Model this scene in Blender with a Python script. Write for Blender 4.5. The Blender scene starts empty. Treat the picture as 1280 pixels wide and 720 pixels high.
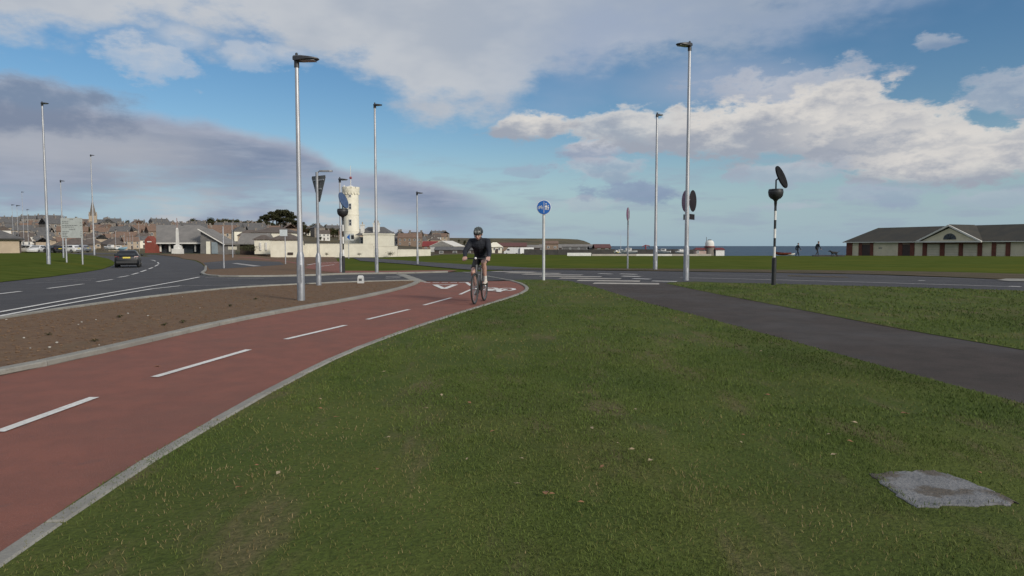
import bpy, bmesh, math, random
import numpy as np
from mathutils import Vector, Matrix
from mathutils.geometry import tessellate_polygon
random.seed(7); np.random.seed(7)
R = math.radians
scene = bpy.context.scene
col = scene.collection

# ------------------------------------------------------------------ camera, sky, sun, exposure
F = 850.0; CAMH = 1.28; PITCH = math.atan(52.5/F)
cam_d = bpy.data.cameras.new('camera'); cam = bpy.data.objects.new('camera', cam_d); col.objects.link(cam)
cam_d.sensor_width = 36.0; cam_d.lens = 36.0*F/1280.0
cam_d.clip_start = 0.05; cam_d.clip_end = 60000
cam.location = (0, 0, CAMH); cam.rotation_euler = (R(90)-PITCH, 0, 0)
scene.camera = cam
scene.view_settings.view_transform = 'Standard'; scene.view_settings.look = 'None'
scene.view_settings.exposure = 0.0; scene.view_settings.gamma = 1.0
scene.cycles.max_bounces = 4; scene.cycles.diffuse_bounces = 2; scene.cycles.glossy_bounces = 2; scene.cycles.transmission_bounces = 3
scene.cycles.use_denoising = True; scene.cycles.use_adaptive_sampling = True; scene.cycles.adaptive_threshold = 0.02
SUN_TO = Vector((0.64, -0.66, 0.46)).normalized()
SUN_EL = math.asin(SUN_TO.z); SUN_AZ = math.atan2(SUN_TO.x, SUN_TO.y)
sun_d = bpy.data.lights.new('sun', 'SUN'); sun_d.energy = 3.0; sun_d.angle = R(13); sun_d.color = (1.0, 0.93, 0.82)
sun = bpy.data.objects.new('sun', sun_d); col.objects.link(sun)
sun.rotation_euler = SUN_TO.to_track_quat('Z', 'Y').to_euler(); sun.location = (30, -30, 40)

def ray(px, py):
    u = (px-640)/F; v = (360-py)/F
    c, s = math.cos(PITCH), math.sin(PITCH)
    return Vector((u, c + v*s, -s + v*c))

# ---- world with clouds
class NT:
    def __init__(self, tree): self.t = tree; self.n = tree.nodes; self.l = tree.links
    def new(self, typ, **kw):
        nd = self.n.new(typ)
        for k, v in kw.items(): setattr(nd, k, v)
        return nd
    def put(self, sock, val):
        if val is None: return
        if hasattr(val, 'links') or isinstance(val, bpy.types.NodeSocket): self.l.new(val, sock)
        else:
            if sock.type in ('RGBA',) and len(val) == 3: val = (*val, 1)
            sock.default_value = val
    def m(self, op, a, b=None, c=None, clamp=False):
        nd = self.new('ShaderNodeMath', operation=op); nd.use_clamp = clamp
        for i, x in enumerate((a, b, c)): self.put(nd.inputs[i], x)
        return nd.outputs[0]
    def add(self, a, b): return self.m('ADD', a, b)
    def sub(self, a, b): return self.m('SUBTRACT', a, b)
    def mul(self, a, b): return self.m('MULTIPLY', a, b)
    def ss(self, x, lo, hi, a=0.0, b=1.0):
        nd = self.new('ShaderNodeMapRange', interpolation_type='SMOOTHSTEP')
        for i, v in enumerate((x, lo, hi, a, b)): self.put(nd.inputs[i], v)
        return nd.outputs[0]
    def lin(self, x, lo, hi, a=0.0, b=1.0):
        nd = self.new('ShaderNodeMapRange')
        for i, v in enumerate((x, lo, hi, a, b)): self.put(nd.inputs[i], v)
        return nd.outputs[0]
    def comb(self, x, y, z=0.0):
        nd = self.new('ShaderNodeCombineXYZ')
        for i, v in enumerate((x, y, z)): self.put(nd.inputs[i], v)
        return nd.outputs[0]
    def noise(self, vec, scale, detail=5, rough=0.55, dist=0.0):
        nd = self.new('ShaderNodeTexNoise')
        self.put(nd.inputs['Vector'], vec); self.put(nd.inputs['Scale'], scale)
        self.put(nd.inputs['Detail'], detail); self.put(nd.inputs['Roughness'], rough); self.put(nd.inputs['Distortion'], dist)
        return nd.outputs['Fac']
    def mix(self, f, a, b):
        nd = self.new('ShaderNodeMix', data_type='RGBA')
        self.put(nd.inputs[0], f); self.put(nd.inputs[6], a); self.put(nd.inputs[7], b)
        return nd.outputs[2]
    def curve(self, x, pts):
        nd = self.new('ShaderNodeFloatCurve')
        self.put(nd.inputs['Value'], x)
        c = nd.mapping.curves[0]
        c.points[0].location = pts[0]; c.points[-1].location = pts[-1]
        for p in pts[1:-1]: c.points.new(*p)
        nd.mapping.update()
        return nd.outputs[0]

world = bpy.data.worlds.new('World'); scene.world = world; world.use_nodes = True
world.cycles.sampling_method = 'MANUAL'; world.cycles.sample_map_resolution = 256
w = NT(world.node_tree); w.n.clear()
SKY_STRENGTH = 0.10
def build_world():
    def azel(px, py):
        d = ray(px, py); return math.atan2(d.x, d.y), math.atan2(d.z, math.hypot(d.x, d.y))
    sky = w.new('ShaderNodeTexSky', sky_type='NISHITA')
    sky.sun_disc = False; sky.sun_elevation = SUN_EL; sky.sun_rotation = SUN_AZ
    sky.altitude = 0; sky.air_density = 1.0; sky.dust_density = 0.6; sky.ozone_density = 1.6
    tc = w.new('ShaderNodeTexCoord'); sep = w.new('ShaderNodeSeparateXYZ'); w.l.new(tc.outputs['Generated'], sep.inputs[0])
    x, y, z = sep.outputs
    U = w.m('ARCTAN2', x, y)
    hyp = w.m('SQRT', w.add(w.mul(x, x), w.mul(y, y)))
    V = w.m('ARCTAN2', z, hyp)
    zz = w.add(w.m('MAXIMUM', z, 0.0), 0.09)
    P = w.comb(w.m('DIVIDE', x, zz), w.m('DIVIDE', y, zz), 0.0)
    D3 = w.comb(x, y, w.mul(z, 2.2))
    nF = w.noise(D3, 17.0, 8, 0.62)            # billows
    nM = w.noise(D3, 5.0, 4, 0.55)
    nL = w.noise(P, 0.55, 4, 0.55)             # sheets in perspective
    nS = w.noise(w.comb(w.mul(U, 7.0), w.mul(V, 42.0), 0.0), 1.0, 5, 0.58, 0.0)   # low streaks
    eF = w.sub(nF, 0.5); eM = w.sub(nM, 0.5); eL = w.sub(nL, 0.5); eS = w.sub(nS, 0.5)
    U01 = w.lin(U, -0.8, 0.8)
    def ecurve(pts):
        out = []
        for (px, py) in pts:
            a, e = azel(px, py); out.append(((a+0.8)/1.6, e/0.6+0.2))
        out = [(0.0, out[0][1])] + out + [(1.0, out[-1][1])]
        return w.mul(w.sub(w.curve(U01, out), 0.2), 0.6)
    K = 1.0/SKY_STRENGTH
    def C(r, g, b):
        f = lambda q: ((q/255.0+0.055)/1.055)**2.4 if q > 10 else q/255/12.92
        return (f(r)*K, f(g)*K, f(b)*K, 1)
    hs = w.new('ShaderNodeHueSaturation'); hs.inputs['Saturation'].default_value = 1.3; hs.inputs['Value'].default_value = 0.92; w.l.new(sky.outputs[0], hs.inputs['Color'])
    c = hs.outputs[0]
    # pale milky band above the horizon
    c = w.mix(w.mul(w.ss(V, 0.16, 0.0), 0.8), c, C(150, 179, 199))
    # low streaks
    st = w.mul(w.ss(nS, 0.46, 0.64), w.mul(w.ss(V, 0.17, 0.06), w.ss(V, 0.0, 0.02)))
    c = w.mix(w.mul(st, 0.55), c, C(150, 163, 182))
    # broad high veil (top left and overhead)
    vb = ecurve([(0, 60), (200, 62), (300, 64), (380, 84), (450, 108), (530, 150), (600, 152), (650, 130), (700, 88), (790, 78), (900, 60), (1000, 30), (1100, 8), (1280, -40)])
    veil = w.ss(w.add(w.sub(V, vb), w.add(w.mul(eM, 0.15), w.mul(eF, 0.10))), -0.018, 0.04)
    vden = w.mul(veil, w.lin(U, -0.1, 0.45, 0.96, 0.5))
    vcol = w.mix(w.ss(nM, 0.36, 0.66), C(193, 197, 203), C(172, 180, 192))
    c = w.mix(vden, c, vcol)
    # wispy streaks to the right of the veil
    ws = w.mul(w.ss(w.add(nL, w.mul(eM, 0.5)), 0.42, 0.75), w.mul(w.ss(V, 0.10, 0.2), w.ss(U, -0.1, 0.15)))
    c = w.mix(w.mul(ws, 0.55), c, C(158, 172, 198))
    # soft streak falling from the veil behind the cumulus
    a0, e0 = azel(905, 105)
    dd = w.m('SQRT', w.add(w.m('POWER', w.m('DIVIDE', w.sub(U, a0), 0.16), 2.0), w.m('POWER', w.m('DIVIDE', w.sub(V, e0), 0.05), 2.0)))
    c = w.mix(w.mul(w.ss(w.add(dd, w.mul(eM, 1.4)), 1.1, 0.3), 0.55), c, C(164, 174, 194))
    # grey stratus bank at the left
    tp = ecurve([(-200, 60), (0, 120), (60, 128), (110, 132), (135, 136), (200, 142), (330, 164), (390, 182), (425, 203), (500, 217), (580, 234), (640, 254), (760, 290), (1000, 300), (1280, 300)])
    bt = ecurve([(-200, 260), (0, 238), (100, 244), (200, 232), (300, 236), (380, 228), (430, 232), (500, 262), (580, 285), (640, 296), (1280, 302)])
    above = w.add(w.sub(tp, V), w.add(w.mul(eF, 0.022), w.mul(eM, 0.02)))
    stm = w.mul(w.ss(above, -0.004, 0.016), w.ss(w.add(w.sub(V, bt), w.add(w.mul(eS, 0.09), w.mul(eM, 0.04))), -0.035, 0.03))
    scol = w.mix(w.ss(above, 0.0, 0.03), C(166, 170, 186), w.mix(w.ss(w.add(nS, w.mul(eM, 0.7)), 0.40, 0.66), C(123, 137, 162), C(152, 163, 182)))
    # paler patch of the bank near the left edge
    a1, e1 = azel(40, 178)
    pd = w.m('SQRT', w.add(w.m('POWER', w.m('DIVIDE', w.sub(U, a1), 0.22), 2.0), w.m('POWER', w.m('DIVIDE', w.sub(V, e1), 0.045), 2.0)))
    scol = w.mix(w.mul(w.ss(w.add(pd, w.mul(eM, 1.6)), 1.2, 0.2), 0.8), scol, C(172, 175, 184))
    # lower, brighter continuation of the bank down to the hills
    lowb = w.mul(w.ss(w.sub(tp, V), 0.0, 0.03), w.mul(w.ss(V, 0.0, 0.01), w.ss(U, 0.12, -0.12)))
    lcol = w.mix(w.ss(nS, 0.40, 0.62), C(158, 180, 198), w.mix(w.ss(nM, 0.4, 0.62), C(192, 194, 196), C(140, 152, 175)))
    c = w.mix(w.mul(lowb, w.lin(nS, 0.3, 0.65, 0.45, 1.0)), c, lcol)
    c = w.mix(w.mul(w.mul(stm, 0.96), w.ss(U, 0.03, -0.12)), c, scol)
    # dark lobe above the bank
    def cloud(c, px, py, rx, ry, light, dark, edge=1.0, den=1.0, soft=0.35, base=0.5):
        a, e = azel(px, py)
        du = w.m('DIVIDE', w.sub(U, a), rx/F*0.9); dv = w.m('DIVIDE', w.sub(V, e), ry/F)
        d = w.m('SQRT', w.add(w.mul(du, du), w.mul(dv, dv)))
        dn = w.add(d, w.add(w.mul(eF, 2.6*edge), w.mul(eM, 1.7*edge)))
        msk = w.ss(dn, 1.0+soft*0.22, 1.0-soft*0.6)
        sh = w.ss(w.add(dv, w.add(w.mul(eF, 5.0), w.mul(eM, 2.6))), base-1.4, base+0.6)
        return w.mix(w.mul(msk, den), c, w.mix(sh, dark, light))
    L, Dk = C(219, 215, 210), C(157, 164, 177)
    c = cloud(c, 5, 128, 150, 30, C(160, 166, 181), C(121, 134, 157), 0.5, 0.9, 0.7, 0.9)
    for (px, py, rx, ry, ed, den) in ((192, 80, 46, 21, 1.5, .75), (232, 50, 28, 11, 1.5, .6), (303, 73, 36, 14, 1.5, .65), (357, 69, 24, 9, 1.5, .55)):
        c = cloud(c, px, py, rx, ry, C(204, 205, 208), C(170, 186, 206), ed, den, 0.9)
    # cumulus bank at the right
    for (px, py, rx, ry, ed, den) in ((985, 114, 118, 32, 1.1, .75), (1270, 126, 60, 26, 1.2, .6), (1165, 52, 40, 9, 1.4, .5), (742, 185, 50, 17, 1.0, .95), (756, 212, 62, 18, 1.2, .6)):
        c = cloud(c, px, py, rx, ry, C(194, 196, 203), C(146, 158, 180), ed, den, 0.6)
    for (px, py, rx, ry, ed, den) in ((805, 160, 150, 27, .9, .85), (668, 158, 66, 19, .8, .97), (940, 160, 150, 40, .8, .95), (1040, 152, 110, 46, .8, .98), (1120, 172, 130, 34, .9, .96), (1200, 183, 120, 26, .9, .93), (1215, 204, 105, 22, .9, .95), (1150, 212, 80, 20, 1.0, .9)):
        c = cloud(c, px, py, rx, ry, L, Dk, ed, den, 0.45, 0.62)
    for (px, py, rx, ry, lt, dk, den) in ((990, 216, 62, 15, (188, 192, 200), (160, 172, 188), .7), (1090, 244, 70, 14, (170, 180, 196), (146, 160, 184), .6), (1000, 258, 60, 8, (176, 184, 196), (160, 174, 190), .6), (785, 241, 80, 12, (140, 156, 182), (128, 145, 174), .75), (730, 255, 60, 12, (180, 186, 196), (165, 175, 190), .5), (1240, 247, 50, 8, (176, 184, 198), (160, 172, 190), .5), (655, 215, 30, 6, (160, 172, 192), (150, 164, 186), .5)):
        c = cloud(c, px, py, rx, ry, C(*lt), C(*dk), 1.2, den, 0.7)
    bg = w.new('ShaderNodeBackground'); w.put(bg.inputs['Strength'], SKY_STRENGTH); w.put(bg.inputs['Color'], c)
    out = w.new('ShaderNodeOutputWorld'); w.l.new(bg.outputs[0], out.inputs[0])
build_world()

# ------------------------------------------------------------------ terrain and placing helpers
def cl(v, a=0.0, b=1.0): return max(a, min(b, v))
def sst(v): v = cl(v); return v*v*(3-2*v)
def interp(x, pts):
    if x <= pts[0][0]: return pts[0][1]
    for (a, b), (c, d) in zip(pts, pts[1:]):
        if x <= c: return b + (d-b)*(x-a)/(c-a)
    return pts[-1][1]
SKYL = [(-300, 283), (0, 280), (50, 279), (100, 281), (150, 283.5), (200, 285), (260, 285), (330, 285), (400, 289), (440, 291), (490, 296), (540, 297.2), (600, 297.6), (700, 298.2), (722, 299.3), (731, 301.2), (737, 304), (740, 311)]
CRD = [(-300, 700), (330, 700), (470, 1400), (1300, 1400)]
SEA_Z = -4.0
def T(x, y):
    z = -0.43*cl((-14-x)/16) - 0.0105*cl(y-80, 0, 90)
    z += 0.95*cl((-50-x)/20)*cl((y-90)/50)
    if y > 100:
        px = 640+F*x/y
        if px > 640:                                    # shore and sea
            sh = interp(px, [(640, 260), (740, 200), (760, 127), (1020, 127), (1045, 175), (1400, 175)])
            if y > sh: z += (-6.0-z)*cl((y-sh)/6.0)
        if px < 741 and y > 190:
            D = interp(px, CRD); zc = CAMH + (307.5-interp(px, SKYL))/F*D
            t = cl((y-190)/(D-190))
            if px > 600:                                # harbour water, then the headland
                k = sst((y-900)/(D-900)); z2 = -6.0 + (zc+6.0)*k if y > 300 else z
            else:
                z2 = z + (zc-z)*(t**1.25)
            if px > 600 and px <= 640:
                a = (px-600)/40.0; zl = z + (zc-z)*(t**1.25); z2 = zl*(1-a) + z2*a
            if y > D: z2 = zc - 0.004*(y-D)
            z = z2
    return z
def G(px, py, zoff=0.0, tfun=None):
    tf = tfun or T
    d = ray(px, py); d = d/d.y
    t0 = 0.5; t = 0.5
    while t < 3000:
        p = Vector((0, 0, CAMH)) + d*t
        if p.z <= tf(p.x, p.y) + zoff: break
        t0 = t; t *= 1.02
    a, b = t0, t
    for _ in range(30):
        m_ = (a+b)/2; p = Vector((0, 0, CAMH)) + d*m_
        if p.z <= tf(p.x, p.y)+zoff: b = m_
        else: a = m_
    p = Vector((0, 0, CAMH)) + d*b
    return Vector((p.x, p.y, tf(p.x, p.y)))
def at(px, depth, z=None):
    d = ray(px, 307.5); d = d/d.y
    x = d.x*depth
    return Vector((x, depth, T(x, depth) if z is None else z))
def zat(px, py, depth):
    d = ray(px, py); return CAMH + d.z/d.y*depth

def catmull(pts, step=0.4, closed=False):
    pts = [Vector(p) for p in pts]; out = []
    n = len(pts)
    for i in range(n-1):
        p0 = pts[i-1] if i > 0 else pts[0]*2-pts[1]
        p1, p2 = pts[i], pts[i+1]
        p3 = pts[i+2] if i+2 < n else pts[-1]*2-pts[-2]
        k = max(1, int((p2-p1).length/step))
        for j in range(k):
            t = j/k
            out.append(0.5*((2*p1)+(-p0+p2)*t+(2*p0-5*p1+4*p2-p3)*t*t+(-p0+3*p1-3*p2+p3)*t**3))
    out.append(pts[-1]); return out
def gpts(lst): return [G(*p) for p in lst]

# ------------------------------------------------------------------ materials
MATS = {}
def pmat(name, c1, c2=None, scale=4.0, rough=0.8, bump=0.0, bscale=None, metal=0.0, detail=6, lo=0.35, hi=0.65, spec=0.5, extra=None, coord='pos', stretch=None):
    if name in MATS: return MATS[name]
    m = bpy.data.materials.new(name); m.use_nodes = True
    t = NT(m.node_tree); b = t.n['Principled BSDF']
    if coord == 'pos': v = t.new('ShaderNodeNewGeometry').outputs['Position']
    else: v = t.new('ShaderNodeTexCoord').outputs['Object']
    if stretch:
        mp = t.new('ShaderNodeMapping'); mp.inputs['Scale'].default_value = stretch; t.l.new(v, mp.inputs[0]); v = mp.outputs[0]
    c2 = c2 or tuple(q*0.8 for q in c1)
    n = t.noise(v, scale, detail, 0.6)
    c = t.mix(t.ss(n, lo, hi), (*c1, 1), (*c2, 1))
    if extra: c = extra(t, v, c)
    t.put(b.inputs['Base Color'], c)
    b.inputs['Roughness'].default_value = rough; b.inputs['Metallic'].default_value = metal
    b.inputs['Specular IOR Level'].default_value = spec
    if bump:
        bp = t.new('ShaderNodeBump'); bp.inputs['Strength'].default_value = min(1, bump); bp.inputs['Distance'].default_value = 0.02
        t.l.new(t.noise(v, bscale or scale*6, 5, 0.6), bp.inputs['Height']); t.l.new(bp.outputs[0], b.inputs['Normal'])
    MATS[name] = m; return m

def grass_extra(t, v, c):
    mp = t.new('ShaderNodeMapping'); mp.inputs['Scale'].default_value = (1, .3, 1); t.l.new(v, mp.inputs[0])
    n1 = t.noise(v, 0.35, 4, 0.6); n2 = t.noise(mp.outputs[0], 2.0, 6, 0.65); n3 = t.noise(v, 38.0, 4, 0.7)
    c = t.mix(t.mul(t.ss(n1, 0.45, 0.68), 0.5), c, (0.085, 0.082, 0.026, 1))
    c = t.mix(t.mul(t.ss(n2, 0.50, 0.70), 0.75), c, (0.150, 0.116, 0.064, 1))
    return t.mix(t.mul(t.ss(n3, 0.4, 0.7), 0.5), c, (0.025, 0.035, 0.009, 1))
M_lawn = pmat('lawn_turf', (0.095, 0.117, 0.027), (0.068, 0.095, 0.021), 0.9, 0.95, 0.8, 45, extra=grass_extra, spec=0.1)
def flawn_extra(t, v, c):
    n1 = t.noise(v, 0.12, 5, 0.6)
    return t.mix(t.mul(t.ss(n1, 0.45, 0.7), 0.6), c, (0.115, 0.115, 0.024, 1))
M_farlawn = pmat('far_lawn_turf', (0.086, 0.106, 0.026), (0.063, 0.086, 0.019), 0.5, 1.0, 0.5, 20, extra=flawn_extra, spec=0.0)
def soil_extra(t, v, c):
    n2 = t.noise(v, 1.1, 6, 0.65); n3 = t.noise(v, 55.0, 3, 0.7)
    c = t.mix(t.mul(t.ss(n2, 0.5, 0.7), 0.6), c, (0.135, 0.1, 0.06, 1))
    return t.mix(t.mul(t.ss(n3, 0.5, 0.68), 0.5), c, (0.055, 0.036, 0.022, 1))
M_soil = pmat('bare_soil', (0.175, 0.110, 0.066), (0.130, 0.080, 0.050), 6, 0.95, 0.55, 11, extra=soil_extra, spec=0.15)
def asph_extra(t, v, c):
    n2 = t.noise(v, 0.5, 5, 0.6); n3 = t.noise(v, 160.0, 2, 0.7)
    c = t.mix(t.mul(t.ss(n2, 0.42, 0.68), 0.5), c, (0.088, 0.084, 0.084, 1))
    return t.mix(t.mul(t.ss(n3, 0.55, 0.7), 0.35), c, (0.13, 0.12, 0.115, 1))
M_asph = pmat('asphalt', (0.066, 0.063, 0.066), (0.052, 0.050, 0.054), 2.0, 0.85, 0.5, 150, extra=asph_extra, spec=0.25)
M_path = pmat('footpath_asphalt', (0.068, 0.054, 0.047), (0.051, 0.042, 0.037), 2.5, 0.9, 0.6, 120, extra=asph_extra, spec=0.2)
def red_extra(t, v, c):
    n2 = t.noise(v, 0.7, 6, 0.6); n3 = t.noise(v, 140.0, 2, 0.7); n4 = t.noise(v, 5.0, 6, 0.7)
    c = t.mix(t.mul(t.ss(n2, 0.42, 0.7), 0.55), c, (0.165, 0.085, 0.066, 1))
    c = t.mix(t.mul(t.ss(n4, 0.55, 0.72), 0.5), c, (0.135, 0.080, 0.070, 1))
    return t.mix(t.mul(t.ss(n3, 0.52, 0.7), 0.35), c, (0.30, 0.155, 0.13, 1))
M_red = pmat('red_cycle_surface', (0.242, 0.098, 0.072), (0.205, 0.087, 0.066), 3.0, 0.9, 0.5, 130, extra=red_extra, spec=0.2)
def kerb_extra(t, v, c):
    n = t.noise(v, 9.0, 6, 0.7); c = t.mix(t.mul(t.ss(n, 0.5, 0.72), 0.55), c, (0.19, 0.17, 0.14, 1))
    g = t.new('ShaderNodeObjectInfo').outputs['Random']
    return t.mix(t.mul(g, 0.45), c, (0.19, 0.178, 0.158, 1))
M_kerb = pmat('kerb_concrete', (0.31, 0.30, 0.265), (0.25, 0.24, 0.215), 3.0, 0.9, 0.5, 60, extra=kerb_extra, spec=0.2)
def paint_extra(t, v, c):
    n = t.noise(v, 30.0, 5, 0.75); n2 = t.noise(v, 3.0, 4, 0.6)
    c = t.mix(t.mul(t.ss(n, 0.52, 0.68), 0.65), c, (0.24, 0.19, 0.17, 1))
    return t.mix(t.mul(t.ss(n2, 0.5, 0.7), 0.3), c, (0.42, 0.4, 0.37, 1))
M_paint = pmat('road_paint', (0.72, 0.70, 0.66), (0.62, 0.60, 0.56), 5, 0.75, 0.3, 80, extra=paint_extra)
M_oldpaint = pmat('worn_road_paint', (0.40, 0.38, 0.35), (0.24, 0.23, 0.22), 4, 0.8, 0.2, 60, extra=paint_extra)
M_zebra = pmat('zebra_paint', (0.44, 0.40, 0.34), (0.30, 0.275, 0.245), 2.5, 0.8, 0.2, 60, extra=paint_extra)
M_galv = pmat('galvanised_steel', (0.52, 0.52, 0.53), (0.40, 0.40, 0.42), 7, 0.45, 0.1, 30, metal=0.55, stretch=(1, 1, 0.2))
M_galvb = pmat('column_base_steel', (0.36, 0.37, 0.39), (0.28, 0.29, 0.31), 6, 0.5, 0.1, 30, metal=0.5)
M_dark = pmat('dark_lantern', (0.035, 0.036, 0.04), (0.05, 0.05, 0.055), 8, 0.45)
M_glassl = pmat('lamp_glass', (0.30, 0.31, 0.32), (0.24, 0.25, 0.26), 8, 0.15)
M_black = pmat('black_paint', (0.016, 0.017, 0.018), (0.026, 0.026, 0.027), 9, 0.45)
M_white = pmat('white_paint', (0.74, 0.73, 0.70), (0.64, 0.63, 0.60), 4, 0.55)
M_signback = pmat('sign_back_grey', (0.16, 0.165, 0.165), (0.12, 0.125, 0.125), 5, 0.55, metal=0.3)
M_purple = pmat('faded_purple_sign', (0.19, 0.085, 0.15), (0.14, 0.065, 0.11), 6, 0.55)
M_blue = pmat('blue_sign_face', (0.015, 0.12, 0.42), (0.012, 0.10, 0.36), 6, 0.4)
M_discblue = pmat('blue_grey_disc', (0.055, 0.095, 0.19), (0.042, 0.072, 0.145), 5, 0.6)
M_board = pmat('sign_board_white', (0.50, 0.52, 0.50), (0.44, 0.46, 0.44), 4, 0.5)
M_text = pmat('sign_lettering', (0.16, 0.17, 0.17), (0.2, 0.2, 0.2), 9, 0.6)

# ------------------------------------------------------------------ mesh helpers
class MB:
    def __init__(s): s.v = []; s.f = []; s.mi = []; s.cur = 0
    def quadring(s, rings, closed=True, cap=True):
        base = len(s.v); n = len(rings[0])
        for r in rings: s.v += [tuple(p) for p in r]
        for i in range(len(rings)-1):
            for j in range(n if closed else n-1):
                a = base+i*n+j; b = base+i*n+(j+1) % n
                s.f.append((a, b, b+n, a+n)); s.mi.append(s.cur)
        if cap and closed:
            s.f.append(tuple(base+j for j in reversed(range(n)))); s.mi.append(s.cur)
            s.f.append(tuple(base+(len(rings)-1)*n+j for j in range(n))); s.mi.append(s.cur)
        return s
    def box(s, c, d, rz=0.0, M=None):
        x, y, z = d[0]/2, d[1]/2, d[2]/2
        pts = [Vector(p) for p in ((-x,-y,-z),(x,-y,-z),(x,y,-z),(-x,y,-z),(-x,-y,z),(x,-y,z),(x,y,z),(-x,y,z))]
        if M is None: M = Matrix.Rotation(rz, 3, 'Z')
        c = Vector(c); b = len(s.v); s.v += [tuple(c+M@p) for p in pts]
        for f in ((0,3,2,1),(4,5,6,7),(0,1,5,4),(1,2,6,5),(2,3,7,6),(3,0,4,7)):
            s.f.append(tuple(b+i for i in f)); s.mi.append(s.cur)
        return s
    def tube(s, pts, rad, seg=10, cap=True):
        pts = [Vector(p) for p in pts]
        if not hasattr(rad, '__len__'): rad = [rad]*len(pts)
        rings = []; up = None
        for i, p in enumerate(pts):
            d = (pts[min(i+1, len(pts)-1)]-pts[max(i-1, 0)]).normalized()
            if up is None:
                up = Vector((0, 0, 1)) if abs(d.z) < 0.9 else Vector((1, 0, 0))
            a = d.cross(up).normalized(); b = a.cross(d).normalized(); up = b
            rings.append([p+(a*math.cos(2*math.pi*k/seg)+b*math.sin(2*math.pi*k/seg))*rad[i] for k in range(seg)])
        return s.quadring(rings, True, cap)
    def lathe(s, prof, seg=16, c=(0, 0, 0), cap=True):
        c = Vector(c)
        return s.quadring([[c+Vector((r*math.cos(2*math.pi*k/seg), r*math.sin(2*math.pi*k/seg), z)) for k in range(seg)] for r, z in prof], True, cap)
    def ellip(s, c, r, seg=12, rings=8, M=None):
        c = Vector(c); M = M or Matrix.Identity(3); rr = []
        for i in range(rings+1):
            th = -math.pi/2+math.pi*i/rings; q = max(math.cos(th), 0.02)
            rr.append([c+M@Vector((r[0]*q*math.cos(2*math.pi*k/seg), r[1]*q*math.sin(2*math.pi*k/seg), r[2]*math.sin(th))) for k in range(seg)])
        return s.quadring(rr)
    def poly(s, pts):
        b = len(s.v); s.v += [tuple(p) for p in pts]; s.f.append(tuple(range(b, b+len(pts)))); s.mi.append(s.cur); return s
    def prism(s, pts, off):
        off = Vector(off); a = [Vector(p) for p in pts]; return s.quadring([a, [p+off for p in a]])
    def mesh(s, name, mats, smooth=False):
        me = bpy.data.meshes.new(name); me.from_pydata(s.v, [], s.f); me.validate(clean_customdata=False)
        for m in (mats if isinstance(mats, (list, tuple)) else [mats]): me.materials.append(m)
        if len(s.mi) == len(me.polygons): me.polygons.foreach_set('material_index', s.mi)
        bm = bmesh.new(); bm.from_mesh(me); bmesh.ops.recalc_face_normals(bm, faces=bm.faces); bm.to_mesh(me); bm.free()
        if smooth:
            me.polygons.foreach_set('use_smooth', [True]*len(me.polygons))
            try: me.set_sharp_from_angle(angle=R(38))
            except Exception: pass
        me.update(); return me
    def build(s, name, mats, parent=None, smooth=False):
        return link(name, s.mesh(name, mats, smooth), parent)
def link(name, me, parent=None, loc=None, rot=None, scale=None):
    o = bpy.data.objects.new(name, me); col.objects.link(o)
    if parent: o.parent = parent
    if loc is not None: o.location = loc
    if rot is not None: o.rotation_euler = rot
    if scale is not None: o.scale = scale
    return o
def tag(o, label, cat, group=None):
    o['label'] = label; o['category'] = cat
    if group: o['group'] = group
    return o
def struct(o, kind='structure'): o['kind'] = kind; return o
def thing(name, label, cat, loc=(0, 0, 0), rz=0.0, group=None):
    o = bpy.data.objects.new(name, None); col.objects.link(o); o.empty_display_size = 0.2
    o.location = loc; o.rotation_euler = (0, 0, rz)
    return tag(o, label, cat, group)
KIDS = {}
def copy_tree(o, parent=None):
    c = o.copy(); col.objects.link(c); c.parent = parent
    for ch in [q for q in bpy.data.objects if q.parent == o]: copy_tree(ch, c)
    return c

def bisect_hinges(bm):
    for co, no in (((-14, 0, 0), (1, 0, 0)), ((-30, 0, 0), (1, 0, 0)), ((0, 80, 0), (0, 1, 0)), ((-50, 0, 0), (1, 0, 0)), ((0, 90, 0), (0, 1, 0)), ((0, 110, 0), (0, 1, 0)), ((0, 140, 0), (0, 1, 0))):
        bmesh.ops.bisect_plane(bm, geom=bm.verts[:]+bm.edges[:]+bm.faces[:], plane_co=co, plane_no=no, dist=1e-5)
def sheet(name, pts, zoff, mat, parent=None, kind='structure'):
    me = bpy.data.meshes.new(name); v2 = [Vector((p[0], p[1], 0)) for p in pts]
    tris = tessellate_polygon([v2])
    me.from_pydata([tuple(v) for v in v2], [], [tuple(t) for t in tris])
    bm = bmesh.new(); bm.from_mesh(me); bisect_hinges(bm)
    for v in bm.verts: v.co.z = T(v.co.x, v.co.y)+zoff
    bmesh.ops.recalc_face_normals(bm, faces=bm.faces)
    if bm.faces and sum(f.normal.z*f.calc_area() for f in bm.faces) < 0: bmesh.ops.reverse_faces(bm, faces=bm.faces)
    bm.to_mesh(me); bm.free(); me.materials.append(mat)
    o = link(name, me, parent)
    if kind and not parent: o['kind'] = kind
    return o
def ribbon_pts(line, w_):
    L_, R_ = [], []
    for i, p in enumerate(line):
        d = Vector(line[min(i+1, len(line)-1)])-Vector(line[max(i-1, 0)]); d.z = 0; d.normalize()
        n = Vector((-d.y, d.x, 0))*w_/2
        L_.append(Vector(p)+n); R_.append(Vector(p)-n)
    return L_, R_
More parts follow.
